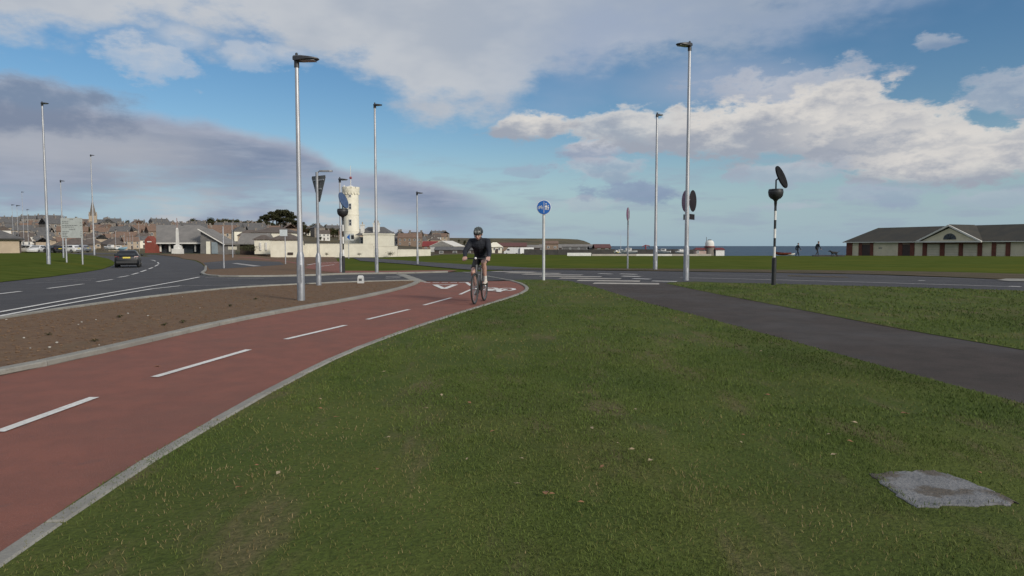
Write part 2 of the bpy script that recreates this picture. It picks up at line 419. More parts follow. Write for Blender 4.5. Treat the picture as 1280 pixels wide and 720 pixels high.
def ribbon(name, line, w_, zoff, mat, parent=None, kind='structure'):
    L_, R_ = ribbon_pts(line, w_)
    me = bpy.data.meshes.new(name); n = len(L_); vs = []
    for p in L_+R_: vs.append((p.x, p.y, T(p.x, p.y)+zoff))
    me.from_pydata(vs, [], [(n+i, n+i+1, i+1, i) for i in range(n-1)]); me.materials.append(mat)
    o = link(name, me, parent)
    if kind and not parent: o['kind'] = kind
    return o

# ------------------------------------------------------------------ ground, sea
def hill_extra(t, v, c):
    n1 = t.noise(v, 0.006, 5, 0.6); n2 = t.noise(v, 0.02, 6, 0.65)
    c = t.mix(t.ss(n1, 0.42, 0.62), c, (0.135, 0.108, 0.06, 1))
    return t.mix(t.mul(t.ss(n2, 0.5, 0.62), 0.8), c, (0.05, 0.052, 0.022, 1))
M_hill = pmat('hill_fields', (0.105, 0.088, 0.060), (0.078, 0.068, 0.046), 0.05, 0.95, 0, extra=hill_extra, spec=0.1)
def build_ground():
    ang = [-62+0.5*i for i in range(249)]; a = 64.5
    while a < 297: ang.append(a); a += 3.0
    rad = [0.6]
    while rad[-1] < 6000: rad.append(rad[-1]*1.05+0.05)
    vs = [(0, 0, -0.03)]; fs = []; mi = []
    n = len(ang)
    for r in rad:
        for d in ang:
            x = r*math.sin(R(d)); y = r*math.cos(R(d))
            vs.append((x, y, T(x, y) - (0.03 if r < 100 else 0.03)))
    for j in range(n): fs.append((0, 1+(j+1) % n, 1+j)); mi.append(0)
    for i in range(len(rad)-1):
        for j in range(n):
            k = (j+1) % n
            fs.append((1+i*n+j, 1+i*n+k, 1+(i+1)*n+k, 1+(i+1)*n+j))
            xm = rad[i]*math.sin(R(ang[j])); ym = rad[i]*math.cos(R(ang[j]))
            mi.append(1 if (rad[i] > 185 or (ym > 100 and xm < -20)) else 0)
    me = bpy.data.meshes.new('ground'); me.from_pydata(vs, [], fs)
    me.materials.append(M_farlawn); me.materials.append(M_hill)
    me.polygons.foreach_set('material_index', mi); me.polygons.foreach_set('use_smooth', [True]*len(fs))
    bm = bmesh.new(); bm.from_mesh(me); bmesh.ops.recalc_face_normals(bm, faces=bm.faces)
    if sum(f.normal.z for f in bm.faces) < 0: bmesh.ops.reverse_faces(bm, faces=bm.faces)
    bm.to_mesh(me); bm.free()
    struct(link('ground', me))
build_ground()
M_sea = pmat('sea_water', (0.036, 0.075, 0.115), (0.027, 0.06, 0.096), 0.02, 0.55, 0.6, 0.35, spec=0.22, stretch=(0.3, 1, 1))
sm = MB(); sm.poly([(-60000, 100, SEA_Z), (60000, 100, SEA_Z), (60000, 50000, SEA_Z), (-60000, 50000, SEA_Z)])
struct(sm.build('sea', M_sea))

# ------------------------------------------------------------------ roads, paths, beds, lawns
road_near = [(-260, 446), (-60, 408), (0, 398.5), (75, 387), (150, 376.5), (215, 368.5), (280, 361.5), (350, 357), (420, 353.8), (480, 351.8), (524, 351)]
road_px = road_near + [(583, 352), (637, 350), (680, 351.5), (745, 358), (836, 354), (900, 354), (960, 355.5), (1120, 359.5), (1280, 364), (1500, 370), (1500, 357), (1280, 350.5), (1180, 346.5), (1080, 343), (960, 341), (800, 338.7), (700, 337.6), (640, 337.8), (560, 340.5), (500, 342), (430, 343), (396, 344.7), (340, 346), (290, 346.2), (262, 345.5), (250, 343), (254, 338), (256, 334), (252, 329.5), (242, 325.5), (222, 321.5), (195, 318.6), (170, 317.2), (140, 316.3), (110, 316), (70, 317.5), (100, 318.6), (122, 320.5), (136, 323.5), (143, 328), (142, 331.5), (130, 336), (105, 340.5), (60, 346.5), (0, 353), (-120, 366), (-260, 384)]
sheet('road', gpts(road_px), 0.000, M_asph)
left_edge = catmull(gpts([(-420, 540), (-200, 508), (-100, 489), (0, 470.5), (100, 449), (200, 425.5), (300, 402), (400, 383), (447, 374.5), (494, 364), (513, 358.4), (522, 355), (526, 352)]), 0.3)
G0 = G(0, 705)
pre = [Vector((-1.80, -1.5, 0)), Vector((-1.98, 1.0, 0))]
right_edge = catmull(pre + gpts([(0, 696), (133, 605.5), (267, 526.5), (320, 496.5), (414, 449), (470, 426.5), (531, 405), (594.5, 385), (634, 372.6), (650, 366.6), (656.5, 361), (650, 355.5), (637, 351.2)]), 0.25)
LE0 = Vector((-14.0, 1.0, 0))
cyc = [Vector((-9.2, -1.2, 0)), Vector((-9.6, 2.2, 0))] + left_edge + gpts([(583, 352.4)]) + list(reversed(right_edge))
sheet('cycle_path', cyc, 0.005, M_red)
# soil bed between road and cycle path
bed = catmull(gpts(road_near), 0.6)
bedpoly = bed + list(reversed(left_edge)) + [Vector((-9.6, 2.2, 0)), Vector((-16, 2, 0)), Vector((-16, 6, 0))]
bed_sheet = sheet('soil_bed', [p for p in bed if p.y > 6.0 or True][0:] + list(reversed(left_edge)), 0.010, M_soil)
# right-hand footpath, lawns
fp_l = catmull(gpts([(718, 353.5), (745, 360), (802, 377.5), (850, 390), (897, 402.5), (1010, 433.5), (1122, 465), (1280, 507), (1500, 566)]), 0.5) + [Vector((6.2, 1.2, 0)), Vector((7.6, -2, 0))]
fp_r = catmull(gpts([(828, 353.5), (860, 360.5), (897, 368), (1010, 389.5), (1122, 411), (1280, 438.5), (1500, 477)]), 0.5) + [Vector((11.5, 3.0, 0)), Vector((13, -2, 0))]
sheet('footpath', fp_l + list(reversed(fp_r)), 0.006, M_path)
road_near_r = gpts([(836, 353.6), (870, 352.2), (900, 353.4), (960, 355), (1120, 359.2), (1280, 363.8), (1500, 370)])
lawn_c_poly = list(right_edge) + gpts([(655, 350), (690, 350), (716, 352.3)]) + fp_l + [Vector((2, -3, 0)), Vector((-4.0, -3, 0))]
lawn_r_poly = fp_r[1:] + [Vector((40, -2, 0))] + list(reversed(road_near_r))
def lawn_slab(name, poly, h):
    return sheet(name, poly, h, M_lawn)
lawn_slab('lawn_between_paths', lawn_c_poly, 0.018)
lawn_slab('lawn_beside_footpath', lawn_r_poly, 0.012)
# far verge strip of soil and worn turf beyond the road
M_verge = pmat('worn_verge', (0.105, 0.080, 0.052), (0.075, 0.066, 0.036), 0.8, 0.95, 0.7, 20, extra=soil_extra, spec=0.1)
vs_f = catmull(gpts([(640, 337.3), (700, 337), (800, 338.3), (960, 340.7), (1080, 342.7), (1180, 346), (1280, 350), (1500, 356.5)]), 1.0)
vs_b = catmull(gpts([(640, 336.4), (700, 335.6), (800, 335.8), (960, 337.2), (1080, 338.6), (1180, 340), (1280, 342.5), (1500, 347)]), 1.0)
sheet('worn_verge_strip', vs_f + list(reversed(vs_b)), 0.0095, M_verge)
sheet('soil_field', gpts([(196, 318), (260, 317.6), (340, 319.2), (418, 320.2), (424, 333), (430, 342.3), (396, 344.2), (340, 345.5), (290, 345.7), (262, 345), (251, 342.6), (255, 338), (257.5, 334), (253, 329), (243, 325), (223, 321)]), 0.004, M_soil)
sheet('side_path', gpts([(254, 328.5), (300, 325), (350, 327.5), (356, 331), (320, 333.6), (262, 337), (259, 333)]), 0.010, M_asph)
sheet('far_cycle_path', gpts([(381, 335), (393, 328.6), (424, 327), (426, 338.6), (470, 338.8), (560, 337.8), (572, 338.6), (560, 340.2), (500, 341.6), (430, 342.6), (405, 339.5)]), 0.012, M_red)
sheet('red_footway', gpts([(290, 320.2), (320, 321.6), (381, 329.5), (381, 332), (352, 326.6), (318, 323), (288, 320.9)]), 0.014, M_red)
sheet('lawn_path', gpts([(432, 322.3), (470, 323), (530, 327.4), (600, 331.5), (660, 334.6), (720, 336.2), (720, 337.4), (640, 337.4), (585, 337), (545, 333.6), (505, 329.8), (450, 326)]), 0.0035, M_asph)
# grass verge at the left, banked up from the road
verge_edge = gpts([(-260, 384), (-120, 366), (0, 353), (60, 346.5), (105, 340.5), (130, 336), (142, 331.5), (143, 328), (136, 323.5), (122, 320.5), (100, 318.6), (70, 317.5)])
def vdist(x, y):
    best = 1e9
    for a, b in zip(verge_edge, verge_edge[1:]):
        ax, ay, bx, by = a.x, a.y, b.x, b.y
        t = cl(((x-ax)*(bx-ax)+(y-ay)*(by-ay))/max(1e-9, (bx-ax)**2+(by-ay)**2))
        best = min(best, math.hypot(x-ax-t*(bx-ax), y-ay-t*(by-ay)))
    return best
def TV(x, y): return T(x, y) + 0.02 + 0.45*sst(vdist(x, y)/4.0)
def build_verge():
    poly = verge_edge + [Vector((-150, 125, 0)), Vector((-150, 20, 0))]
    me = bpy.data.meshes.new('grass_verge')
    v2 = [Vector((p.x, p.y, 0)) for p in poly]
    me.from_pydata([tuple(p) for p in v2], [], [tuple(t) for t in tessellate_polygon([v2])])
    bm = bmesh.new(); bm.from_mesh(me)
    for x in list(range(-150, -12, 3)): bmesh.ops.bisect_plane(bm, geom=bm.verts[:]+bm.edges[:]+bm.faces[:], plane_co=(x, 0, 0), plane_no=(1, 0, 0), dist=1e-4)
    for y in list(range(18, 180, 3)): bmesh.ops.bisect_plane(bm, geom=bm.verts[:]+bm.edges[:]+bm.faces[:], plane_co=(0, y, 0), plane_no=(0, 1, 0), dist=1e-4)
    for v in bm.verts: v.co.z = TV(v.co.x, v.co.y)
    bmesh.ops.recalc_face_normals(bm, faces=bm.faces)
    if sum(f.normal.z for f in bm.faces) < 0: bmesh.ops.reverse_faces(bm, faces=bm.faces)
    for f in bm.faces: f.smooth = True
    bm.to_mesh(me); bm.free(); me.materials.append(M_farlawn); struct(link('grass_verge', me))
build_verge()

# ---- kerbs, stone by stone
def stone_mesh(L_, w_, h, ch=0.012):
    bm = bmesh.new(); bmesh.ops.create_cube(bm, size=1.0)
    for v in bm.verts: v.co = Vector((v.co.x*L_, v.co.y*w_, v.co.z*h))
    bmesh.ops.bevel(bm, geom=[e for e in bm.edges if all(v.co.z > 0 for v in e.verts)], offset=ch, segments=1, affect='EDGES')
    me = bpy.data.meshes.new('kerb_stone'); bm.to_mesh(me); bm.free(); me.materials.append(M_kerb); return me
def kerb(name, line, w_, top, length, off=0.0):
    root = bpy.data.objects.new(name, None); col.objects.link(root); root['kind'] = 'structure'
    acc = [0.0]
    for a, b in zip(line, line[1:]): acc.append(acc[-1]+math.hypot(b[0]-a[0], b[1]-a[1]))
    length = acc[-1]/max(1, round(acc[-1]/length))
    me = stone_mesh(length-0.013, w_, 0.14+top)
    def pos(s_):
        for i in range(len(acc)-1):
            if s_ <= acc[i+1]: t = (s_-acc[i])/max(1e-9, acc[i+1]-acc[i]); return Vector(line[i]).lerp(Vector(line[i+1]), t)
        return Vector(line[-1])
    s_ = 0.0; k = 0
    while s_ + length <= acc[-1]+0.02 and k < 295:
        a, b = pos(s_), pos(s_+length); d = b-a; d.z = 0; d.normalize()
        n = Vector((-d.y, d.x, 0)); c = (a+b)/2 + n*off
        o = link('kerb_stone', me, root)
        o.location = (c.x, c.y, T(c.x, c.y) + top - (0.14+top)/2 + random.uniform(-0.003, 0.003))
        zb, za = T(b.x, b.y), T(a.x, a.y)
        o.rotation_euler = (random.uniform(-.006, .006), -math.atan2(zb-za, length), math.atan2(d.y, d.x)+random.uniform(-.004, .004))
        s_ += length; k += 1
    return root
kerb('path_kerb', left_edge, 0.15, 0.065, 0.9, 0.075)
i_tip = next(i for i, p in enumerate(right_edge) if p.y > 15.5)
kerb('lawn_edging_kerb', right_edge[:i_tip+1], 0.095, 0.03, 0.9, -0.048)
kerb('path_end_kerb', right_edge[i_tip:] + gpts([(600, 344.5), (578, 340.6)]), 0.11, 0.033, 0.45, -0.055)
kerb('road_kerb', [p for p in bed], 0.12, 0.05, 0.9, -0.06)
kerb('crossing_kerb', gpts([(526, 352.6), (513, 347.5), (501, 343.2)]), 0.42, 0.02, 0.6, 0.0)
kerb('island_kerb', catmull(gpts([(256, 333), (255, 338), (251, 342.6), (262, 345.5), (290, 346.3), (340, 346.0), (396, 344.8), (430, 343.2), (500, 342.2), (560, 340.6)]), 0.5), 0.14, 0.07, 0.9, 0.07)

# ---- painted markings
PM = bpy.data.objects.new('road_markings', None); col.objects.link(PM); PM['kind'] = 'structure'
def mark(pxs, w_, mat=None, z=0.012, name='painted_line'):
    pts = gpts(pxs); pts = catmull(pts, 1.5)
    return ribbon(name, pts, w_, z, mat or M_paint, PM)
for a, b in (((-190, 602), (-90, 571)), ((-2, 541.5), (118, 498)), ((193, 472.5), (311, 438)), ((357, 425), (432, 407.3)), ((459, 400), (511, 387.5)), ((530, 382), (564, 372.7)), ((575, 368.5), (589, 362.2))):
    mark([a, b], 0.085)
mark([(583, 353.2), (589, 357.5)], 0.12)
for x in (530, 541, 552, 563, 574): mark([(x, 353.4), (x+8, 353.4)], 0.16)
tri = gpts([(543.5, 356.4), (569.5, 356.2), (555, 361.6)])
for a, b in ((0, 1), (1, 2), (2, 0)): ribbon('give_way_triangle', [tri[a].lerp(tri[b], -0.01), tri[b].lerp(tri[a], -0.01)], 0.17, 0.012+0.002*a, M_paint, PM)
# cycle symbol on the far end of the path, painted elongated
def cycle_symbol():
    o_ = G(623, 361.5); ey = Vector((0.10, 1.05, 0)); ex = Vector((0.62, -0.28, 0))
    P2 = lambda a, b: o_ + ex*a + ey*b
    for cx in (-0.42, 0.42):
        ring = [P2(cx+0.34*math.cos(t*math.pi/10), -0.1+0.55*math.sin(t*math.pi/10)) for t in range(21)]
        ribbon('cycle_symbol_wheel', ring, 0.12, 0.012, M_paint, PM)
    for k, (a, b) in enumerate((((-.42, -.1), (-.1, -.1)), ((-.1, -.1), (.25, -1.0)), ((-.42, -.1), (-.2, -.9)), ((-.2, -.9), (.25, -1.0)), ((.42, -.1), (.22, -1.3)), ((-.2, -.9), (-.1, -.1)), ((.22, -1.3), (.42, -1.35)), ((-.32, -1.05), (-.08, -1.05)))):
        ribbon('cycle_symbol_frame', [P2(*a), P2(*b)], 0.12, 0.014+0.0015*k, M_paint, PM)
cycle_symbol()
# arrow head beyond the cycle symbol
ar = gpts([(606, 355.4), (597, 355.0), (600, 356.6)])
sheet('painted_arrow', ar, 0.012, M_paint, PM)
mark([(0, 390.5), (50, 381.5), (100, 372.6), (180, 359.5), (230, 350.4), (249, 346.6)], 0.11)
mark([(-260, 432), (-100, 408.5), (0, 390.5)], 0.11)
mark([(0, 395.5), (60, 384.5), (100, 377.2), (160, 366.5), (190, 361.5), (226, 357.6)], 0.11)
mark([(-260, 440), (-100, 415), (0, 395.5)], 0.11)
mark([(226, 357.6), (300, 356.6), (400, 355.2)], 0.07, M_oldpaint)
mark([(257, 347.2), (290, 348.3), (330, 348.6)], 0.09, M_oldpaint)
mark([(283, 360.2), (306, 359.2)], 0.30)
mark([(420, 348.6), (468, 347.6)], 0.12, M_oldpaint)
for a, b in (((482, 346), (502, 345.6)), ((482, 348), (500, 347.5))): mark([a, b], 0.14)
for a, b in (((-90, 379), (-45, 373.5)), ((-5, 368.3), (26, 364.6)), ((60, 361), (104, 355.3)), ((121, 352.6), (141, 349.5)), ((148, 347), (161, 344.8)), ((165, 343.4), (173, 341.2)), ((176, 340), (183, 337.6)), ((186, 336.4), (191, 334.4)), ((193.5, 333), (198, 330.8)), ((198.5, 329.6), (197, 328)), ((194.5, 326.6), (189, 325)), ((185, 324), (178, 322.8))):
    mark([a, b], 0.13)
for a, b in (((33, 354.6), (84, 352.4)), ((92, 352.0), (114, 350.6)), ((58, 350.8), (120, 348.6)), ((-60, 361), (-5, 358))): mark([a, b], 0.10, M_oldpaint)
mark([(293, 329.2), (322, 333)], 0.5, M_oldpaint, 0.016)
mark([(258, 329), (276, 328)], 0.12, M_oldpaint, 0.016)
mark([(384, 331.5), (400, 329.2), (423, 328.2)], 0.14, M_paint, 0.018)
mark([(395, 334), (418, 331)], 0.12, M_paint, 0.018)
mark([(505, 341.2), (560, 339.2)], 0.09, M_oldpaint, 0.018)
# zebra crossing bars
for (x0, x1, y) in ((617, 668, 339.6), (634, 700, 341.2), (654, 728, 343.1), (676, 752, 345.3), (700, 776, 347.9), (722, 800, 350.9), (742, 824, 354.3)):
    mark([(x0, y), (x1, y+0.9)], 0.82, M_zebra, name='zebra_bar')
for (x0, x1, y, ww) in ((775, 796, 342.6, .3), (778, 800, 345.4, .4), (791, 813, 348.6, .4), (815, 846, 351.6, .3), (748, 765, 342.2, .25)): mark([(x0, y), (x1, y+.6)], ww, M_paint)
mark([(850, 347.3), (960, 349.8), (1120, 354.2), (1262, 358.6)], 0.08)
mark([(870, 343.5), (960, 345), (1060, 347.2)], 0.06, M_oldpaint)
mark([(1065, 345.3), (1180, 347.4), (1230, 349.6)], 0.06, M_oldpaint)
mark([(1262, 358.2), (1276, 358.8)], 0.25); mark([(1148, 351), (1156, 351.3)], 0.18)
sheet('concrete_pad', gpts([(1245, 350.6), (1258, 348.8), (1300, 349.2), (1300, 352.2), (1262, 352)]), 0.02, M_kerb)
sheet('sandy_patch', gpts([(985, 345.4), (1062, 347.2), (1058, 346.2), (985, 344.3)]), 0.012, M_verge)
# manhole-like grey slab in the lawn
def slab_extra(t, v, c):
    n = t.noise(v, 3.3, 4, 0.55); return t.mix(t.mul(t.ss(n, 0.50, 0.58), .85), c, (0.085, 0.066, 0.045, 1))
M_slab = pmat('weathered_slab', (0.195, 0.192, 0.192), (0.15, 0.15, 0.152), 7, 0.9, 0.8, 40, extra=slab_extra)
def build_slab():
    base = gpts([(1086, 597), (1130, 594), (1165, 591.5), (1200, 603), (1240, 618), (1271, 633), (1262, 637), (1205, 637.5), (1146, 639), (1110, 617)])
    rim = []
    for i, p in enumerate(base):
        q = base[(i+1) % len(base)]
        for t in range(5): rim.append(p.lerp(q, t/5)+Vector((random.uniform(-.013, .013), random.uniform(-.018, .018), 0)))
    mb = MB(); c = sum(rim, Vector())/len(rim)
    inner = [c.lerp(p, 0.965) for p in rim]
    mb.quadring([[Vector((p.x, p.y, -0.03)) for p in rim], [Vector((p.x, p.y, 0.022)) for p in rim], [Vector((p.x, p.y, 0.026)) for p in inner]])
    tag(mb.build('concrete_slab', M_slab), 'grey weathered concrete slab set flush in the lawn', 'slab')
    return base
SLAB = build_slab()
_c = sum(SLAB, Vector())/len(SLAB); SLAB_IN = [_c.lerp(p.lerp(SLAB[(i+1) % len(SLAB)], t/4), random.uniform(.80, 1.02)) for i, p in enumerate(SLAB) for t in range(4)]

# ------------------------------------------------------------------ grass blades (uncountable: stuff)
def in_poly(X, Y, poly):
    ins = np.zeros(X.shape, bool); n = len(poly)
    for i in range(n):
        x1, y1 = poly[i][0], poly[i][1]; x2, y2 = poly[(i+1) % n][0], poly[(i+1) % n][1]
        cnd = ((y1 > Y) != (y2 > Y)); xi = (x2-x1)*(Y-y1)/((y2-y1) if y2 != y1 else 1e-9)+x1
        ins ^= cnd & (X < xi)
    return ins
def vnoise(X, Y, s):
    X = X*s; Y = Y*s; xi = np.floor(X); yi = np.floor(Y); fx = X-xi; fy = Y-yi
    h = lambda a, b: np.mod(np.sin(a*127.1+b*311.7)*43758.5453, 1.0)
    fx = fx*fx*(3-2*fx); fy = fy*fy*(3-2*fy)
    return (h(xi, yi)*(1-fx)+h(xi+1, yi)*fx)*(1-fy)+(h(xi, yi+1)*(1-fx)+h(xi+1, yi+1)*fx)*fy
M_blade = bpy.data.materials.new('grass_blade'); M_blade.use_nodes = True
def _bl():
    t = NT(M_blade.node_tree); b = t.n['Principled BSDF']
    a = t.new('ShaderNodeAttribute'); a.attribute_name = 'tint'
    r = t.new('ShaderNodeValToRGB'); t.l.new(a.outputs['Fac'], r.inputs[0])
    e = r.color_ramp.elements; e[0].position = 0; e[0].color = (0.047, 0.074, 0.016, 1); e[1].position = 1; e[1].color = (0.25, 0.19, 0.095, 1)
    for p, c in ((0.35, (0.077, 0.114, 0.024, 1)), (0.7, (0.108, 0.136, 0.033, 1)), (0.85, (0.150, 0.135, 0.050, 1))):
        q = e.new(p); q.color = c
    t.l.new(r.outputs[0], b.inputs['Base Color']); b.inputs['Roughness'].default_value = 0.75; b.inputs['Specular IOR Level'].default_value = 0.15
_bl()
WORN = [gpts(q) for q in ([(551, 512), (538, 532), (524, 553)], [(410, 530), (385, 547), (360, 565)], [(397, 592), (368, 622), (340, 652), (300, 708)], [(520, 590), (525, 660)], [(760, 470), (812, 530), (850, 585), (890, 640), (950, 715)], [(690, 520), (720, 570), (735, 620)], [(700, 494), (790, 490)], [(330, 560), (280, 610), (215, 680)], [(1020, 470), (1100, 490)], [(900, 500), (960, 540), (1040, 560)])]
def worn(X, Y):
    W_ = np.zeros(X.shape)
    for ln in WORN:
        for a, b in zip(ln, ln[1:]):
            dx, dy = b.x-a.x, b.y-a.y; t = np.clip(((X-a.x)*dx+(Y-a.y)*dy)/(dx*dx+dy*dy), 0, 1)
            d = np.hypot(X-a.x-t*dx, Y-a.y-t*dy); W_ = np.maximum(W_, np.exp(-(d/.10)**2))
    k = vnoise(X, Y, 4.0)*.6+vnoise(X+3, Y, 11.0)*.4
    pt = vnoise(X, Y*.45, 1.3)*.55+vnoise(X+7, Y, 3.7)*.45
    return np.clip(W_*k*1.9-.25, 0, 1)*.85+np.clip((pt-.62)*5, 0, 1)*.75
def grass(name, poly, base_z, zones):
    V_, F_, TT = [], [], []; tot = 0
    for (y0, y1, dens, hh, ww) in zones:
        n = int((y1-y0)*((y0+y1)*0.78+1.0)*dens)
        Y = np.random.uniform(y0, y1, n); X = np.random.uniform(-1, 1, n)*(0.78*y1+0.5)
        keep = (np.abs(X) < 0.78*Y+0.4) & in_poly(X, Y, poly) & ~(in_poly(X, Y, SLAB_IN))
        bare = vnoise(X, Y*.35, 1.9)*0.42+vnoise(X, Y, 5.0)*0.28+vnoise(X+9, Y*0.3, 0.8)*0.45
        keep &= np.random.rand(n) > np.clip((bare-0.66)*5, 0, 0.8)
        wn = worn(X, Y); keep &= np.random.rand(n) > wn*.45
        X, Y, bare, wn = X[keep], Y[keep], bare[keep], wn[keep]; n = len(X)
        th = np.random.uniform(0, 2*np.pi, n); h = hh*np.random.uniform(0.45, 1.15, n)*(0.75+0.5*vnoise(X, Y, 3.0)); lean = np.random.uniform(0.25, 1.0, n)*h; la = np.random.uniform(0, 2*np.pi, n)
        wx, wy = np.cos(th)*ww/2, np.sin(th)*ww/2; lx, ly = np.cos(la)*lean, np.sin(la)*lean
        z0 = base_z+.012*in_poly(X, Y, SLAB)
        A = np.stack([X-wx, Y-wy, np.zeros(n)+z0], 1); B = np.stack([X+wx, Y+wy, np.zeros(n)+z0], 1)
        C_ = np.stack([X+wx*.7+lx*.4, Y+wy*.7+ly*.4, z0+h*.6], 1); D_ = np.stack([X-wx*.7+lx*.4, Y-wy*.7+ly*.4, z0+h*.6], 1)
        E = np.stack([X+lx, Y+ly, z0+h], 1)
        V_.append(np.stack([A, B, C_, D_, E], 1).reshape(-1, 3))
        i = np.arange(n)*5+tot
        F_.append(np.stack([i, i+1, i+2, i+0, i+2, i+3, i+3, i+2, i+4], 1).reshape(-1, 3)); tot += 5*n
        tint = np.clip(np.random.normal(0.42, 0.11, n)+(bare-0.58)*1.5+(vnoise(X, Y, 0.35)-.5)*0.35, 0, 0.82)
        tint = np.where(np.random.rand(n) < 0.003, np.random.uniform(0.85, 1, n), tint)
        tint = np.clip(tint+wn*np.random.uniform(.1, .42, n), 0, 1)
        TT.append(np.repeat(tint, 5))
    V_ = np.concatenate(V_); F_ = np.concatenate(F_); TT = np.concatenate(TT).astype(np.float32)
    me = bpy.data.meshes.new(name); me.vertices.add(len(V_)); me.vertices.foreach_set('co', V_.astype(np.float32).ravel())
    me.loops.add(F_.size); me.loops.foreach_set('vertex_index', F_.astype(np.int32).ravel())
    me.polygons.add(len(F_)); me.polygons.foreach_set('loop_start', np.arange(0, F_.size, 3, dtype=np.int32))
    me.update(calc_edges=True); at_ = me.attributes.new('tint', 'FLOAT', 'POINT'); at_.data.foreach_set('value', TT)
    me.materials.append(M_blade)
    o = link(name, me); struct(o, 'stuff'); tag(o, 'short mown grass blades covering the ' + ('wide lawn between cycle path and footpath' if 'wide' in name else 'lawn beyond the asphalt footpath'), 'grass')
    return o
grass('wide_lawn_grass', lawn_c_poly, 0.016, ((2.0, 4.5, 7000, 0.021, 0.0036), (4.5, 8, 2800, 0.023, 0.006), (8, 14, 800, 0.026, 0.011), (14, 25, 190, 0.028, 0.02)))
grass('beyond_path_grass', lawn_r_poly, 0.010, ((6, 12, 700, 0.034, 0.011), (12, 23, 190, 0.036, 0.02)))

# clods on the soil bed, fallen leaves
def clods():
    mb = MB(); P_ = [(p.x, p.y) for p in bed+list(reversed(left_edge))]
    n = 0
    while n < 2600:
        y = random.uniform(5.5, 26) if random.random() < .8 else random.uniform(5.5, 12); x = random.uniform(-14, -1)
        if not in_poly(np.array([x]), np.array([y]), P_)[0] or abs(x) > 0.8*y: continue
        r = random.uniform(0.006, 0.022)*(1.4 if random.random() < .06 else 1)
        rr = []
        for k, (q, zz) in enumerate(((.8, -.2), (1, .25), (.5, .75))):
            rr.append([Vector((x+r*q*math.cos(t*1.257+k*.4)*random.uniform(.7, 1.2), y+r*q*math.sin(t*1.257+k*.4)*random.uniform(.7, 1.2), T(x, y)+0.012+r*zz*.8)) for t in range(5)])
        mb.quadring(rr); n += 1
    o = struct(mb.build('soil_clods', pmat('soil_clod', (0.185, 0.120, 0.076), (0.13, 0.082, 0.052), 9, 0.95, spec=0.1)), 'stuff')
    tag(o, 'small clods and stones strewn over the bare soil bed', 'soil clods')
clods()
M_leaf = pmat('dry_leaf', (0.26, 0.13, 0.055), (0.17, 0.085, 0.04), 30, 0.8)
M_leafp = pmat('pale_leaf', (0.34, 0.27, 0.17), (0.28, 0.21, 0.12), 30, 0.8)
def leaves():
    me = {}
    for k, m in enumerate((M_leaf, M_leafp)):
        mb = MB(); pts = []
        out = [(0, -1, 0), (.35, -.6, .1), (.6, -.1, .22), (.45, .35, .16), (.18, .7, .08), (0, 1, 0), (-.18, .7, .1), (-.45, .35, .2), (-.55, -.1, .24), (-.35, -.6, .12)]
        top = [Vector(p)*0.03 for p in out]; mb.quadring([[p-Vector((0, 0, .001)) for p in top], [p+Vector((0, 0, .001)) for p in top]])
        mb.tube([(0, -.03, 0), (0, -.045, .004)], 0.0012, 5)
        me[k] = mb.mesh('fallen_leaf', m)
    spots = [(682, 627, 1.5), (1130, 524, 1.6), (690, 628, 1.0), (485, 555, 1.0), (440, 448, 1), (552, 500, 1), (740, 543, 1), (845, 400, 1), (480, 470, 1), (620, 430, 1), (965, 470, 1), (1062, 560, 1)]
    for _ in range(46): spots.append((random.uniform(240, 1240), random.uniform(385, 640), random.uniform(.6, 1.1)))
    for i, (px, py, s_) in enumerate(spots):
        p = G(px, py)
        if not in_poly(np.array([p.x]), np.array([p.y]), lawn_c_poly)[0] or in_poly(np.array([p.x]), np.array([p.y]), SLAB)[0]: continue
        k = 0 if (i < 3 or random.random() < .45) else 1
        o = link('fallen_leaf', me[k], None, (p.x, p.y, 0.045), (random.uniform(-.3, .3), random.uniform(-.3, .3), random.uniform(0, 6.3)), (s_*.62,)*3)
        tag(o, ('russet' if k == 0 else 'pale straw coloured') + ' fallen leaf lying on the mown lawn', 'leaf', ('russet' if k == 0 else 'pale') + ' leaves scattered on the lawn')
leaves()

# ------------------------------------------------------------------ lamp posts and signs
def lantern(root, H, dirn, L_, sc=1.0):
    d = Vector((math.cos(dirn), math.sin(dirn), 0)); s = Vector((-d.y, d.x, 0)); up = Vector((0, 0, 1)); o_ = Vector((0, 0, H))
    P3 = lambda a, b, c: o_+d*a+s*b+up*c
    mb = MB(); rings = []
    for (a, hw, zb, zt) in ((-0.14, .35, -.08, .30), (0.0, .55, -.16, .32), (0.25, .8, -.14, .28), (0.55, .85, -.10, .20), (0.85, .7, -.06, .11), (1.0, .35, -.02, .05)):
        hw *= 0.19*L_/0.58; zb *= L_*.45; zt *= L_*.45; a *= L_*0.88
        rings.append([P3(a, -hw, zb), P3(a, hw, zb), P3(a, hw, zt*.55), P3(a, hw*.55, zt), P3(a, -hw*.55, zt), P3(a, -hw, zt*.55)])
    mb.quadring(rings); h = mb.build('lantern_head', M_dark, root, True)
    g = MB(); g.box(P3(L_*.48, 0, -L_*.072), (L_*.55, L_*.36, .012), dirn); g.build('lamp_glass', M_glassl, h)
    sp = MB(); sp.tube([P3(0, 0, -L_*.32), P3(0, 0, -L_*.04)], 0.062*sc, 10); sp.build('spigot', M_dark, root, True)
    ph = MB(); ph.lathe([(.03*sc, 0), (.035*sc, .05), (.02*sc, .07)], 8, P3(0, 0, L_*.13)); ph.build('photocell', M_dark, h)
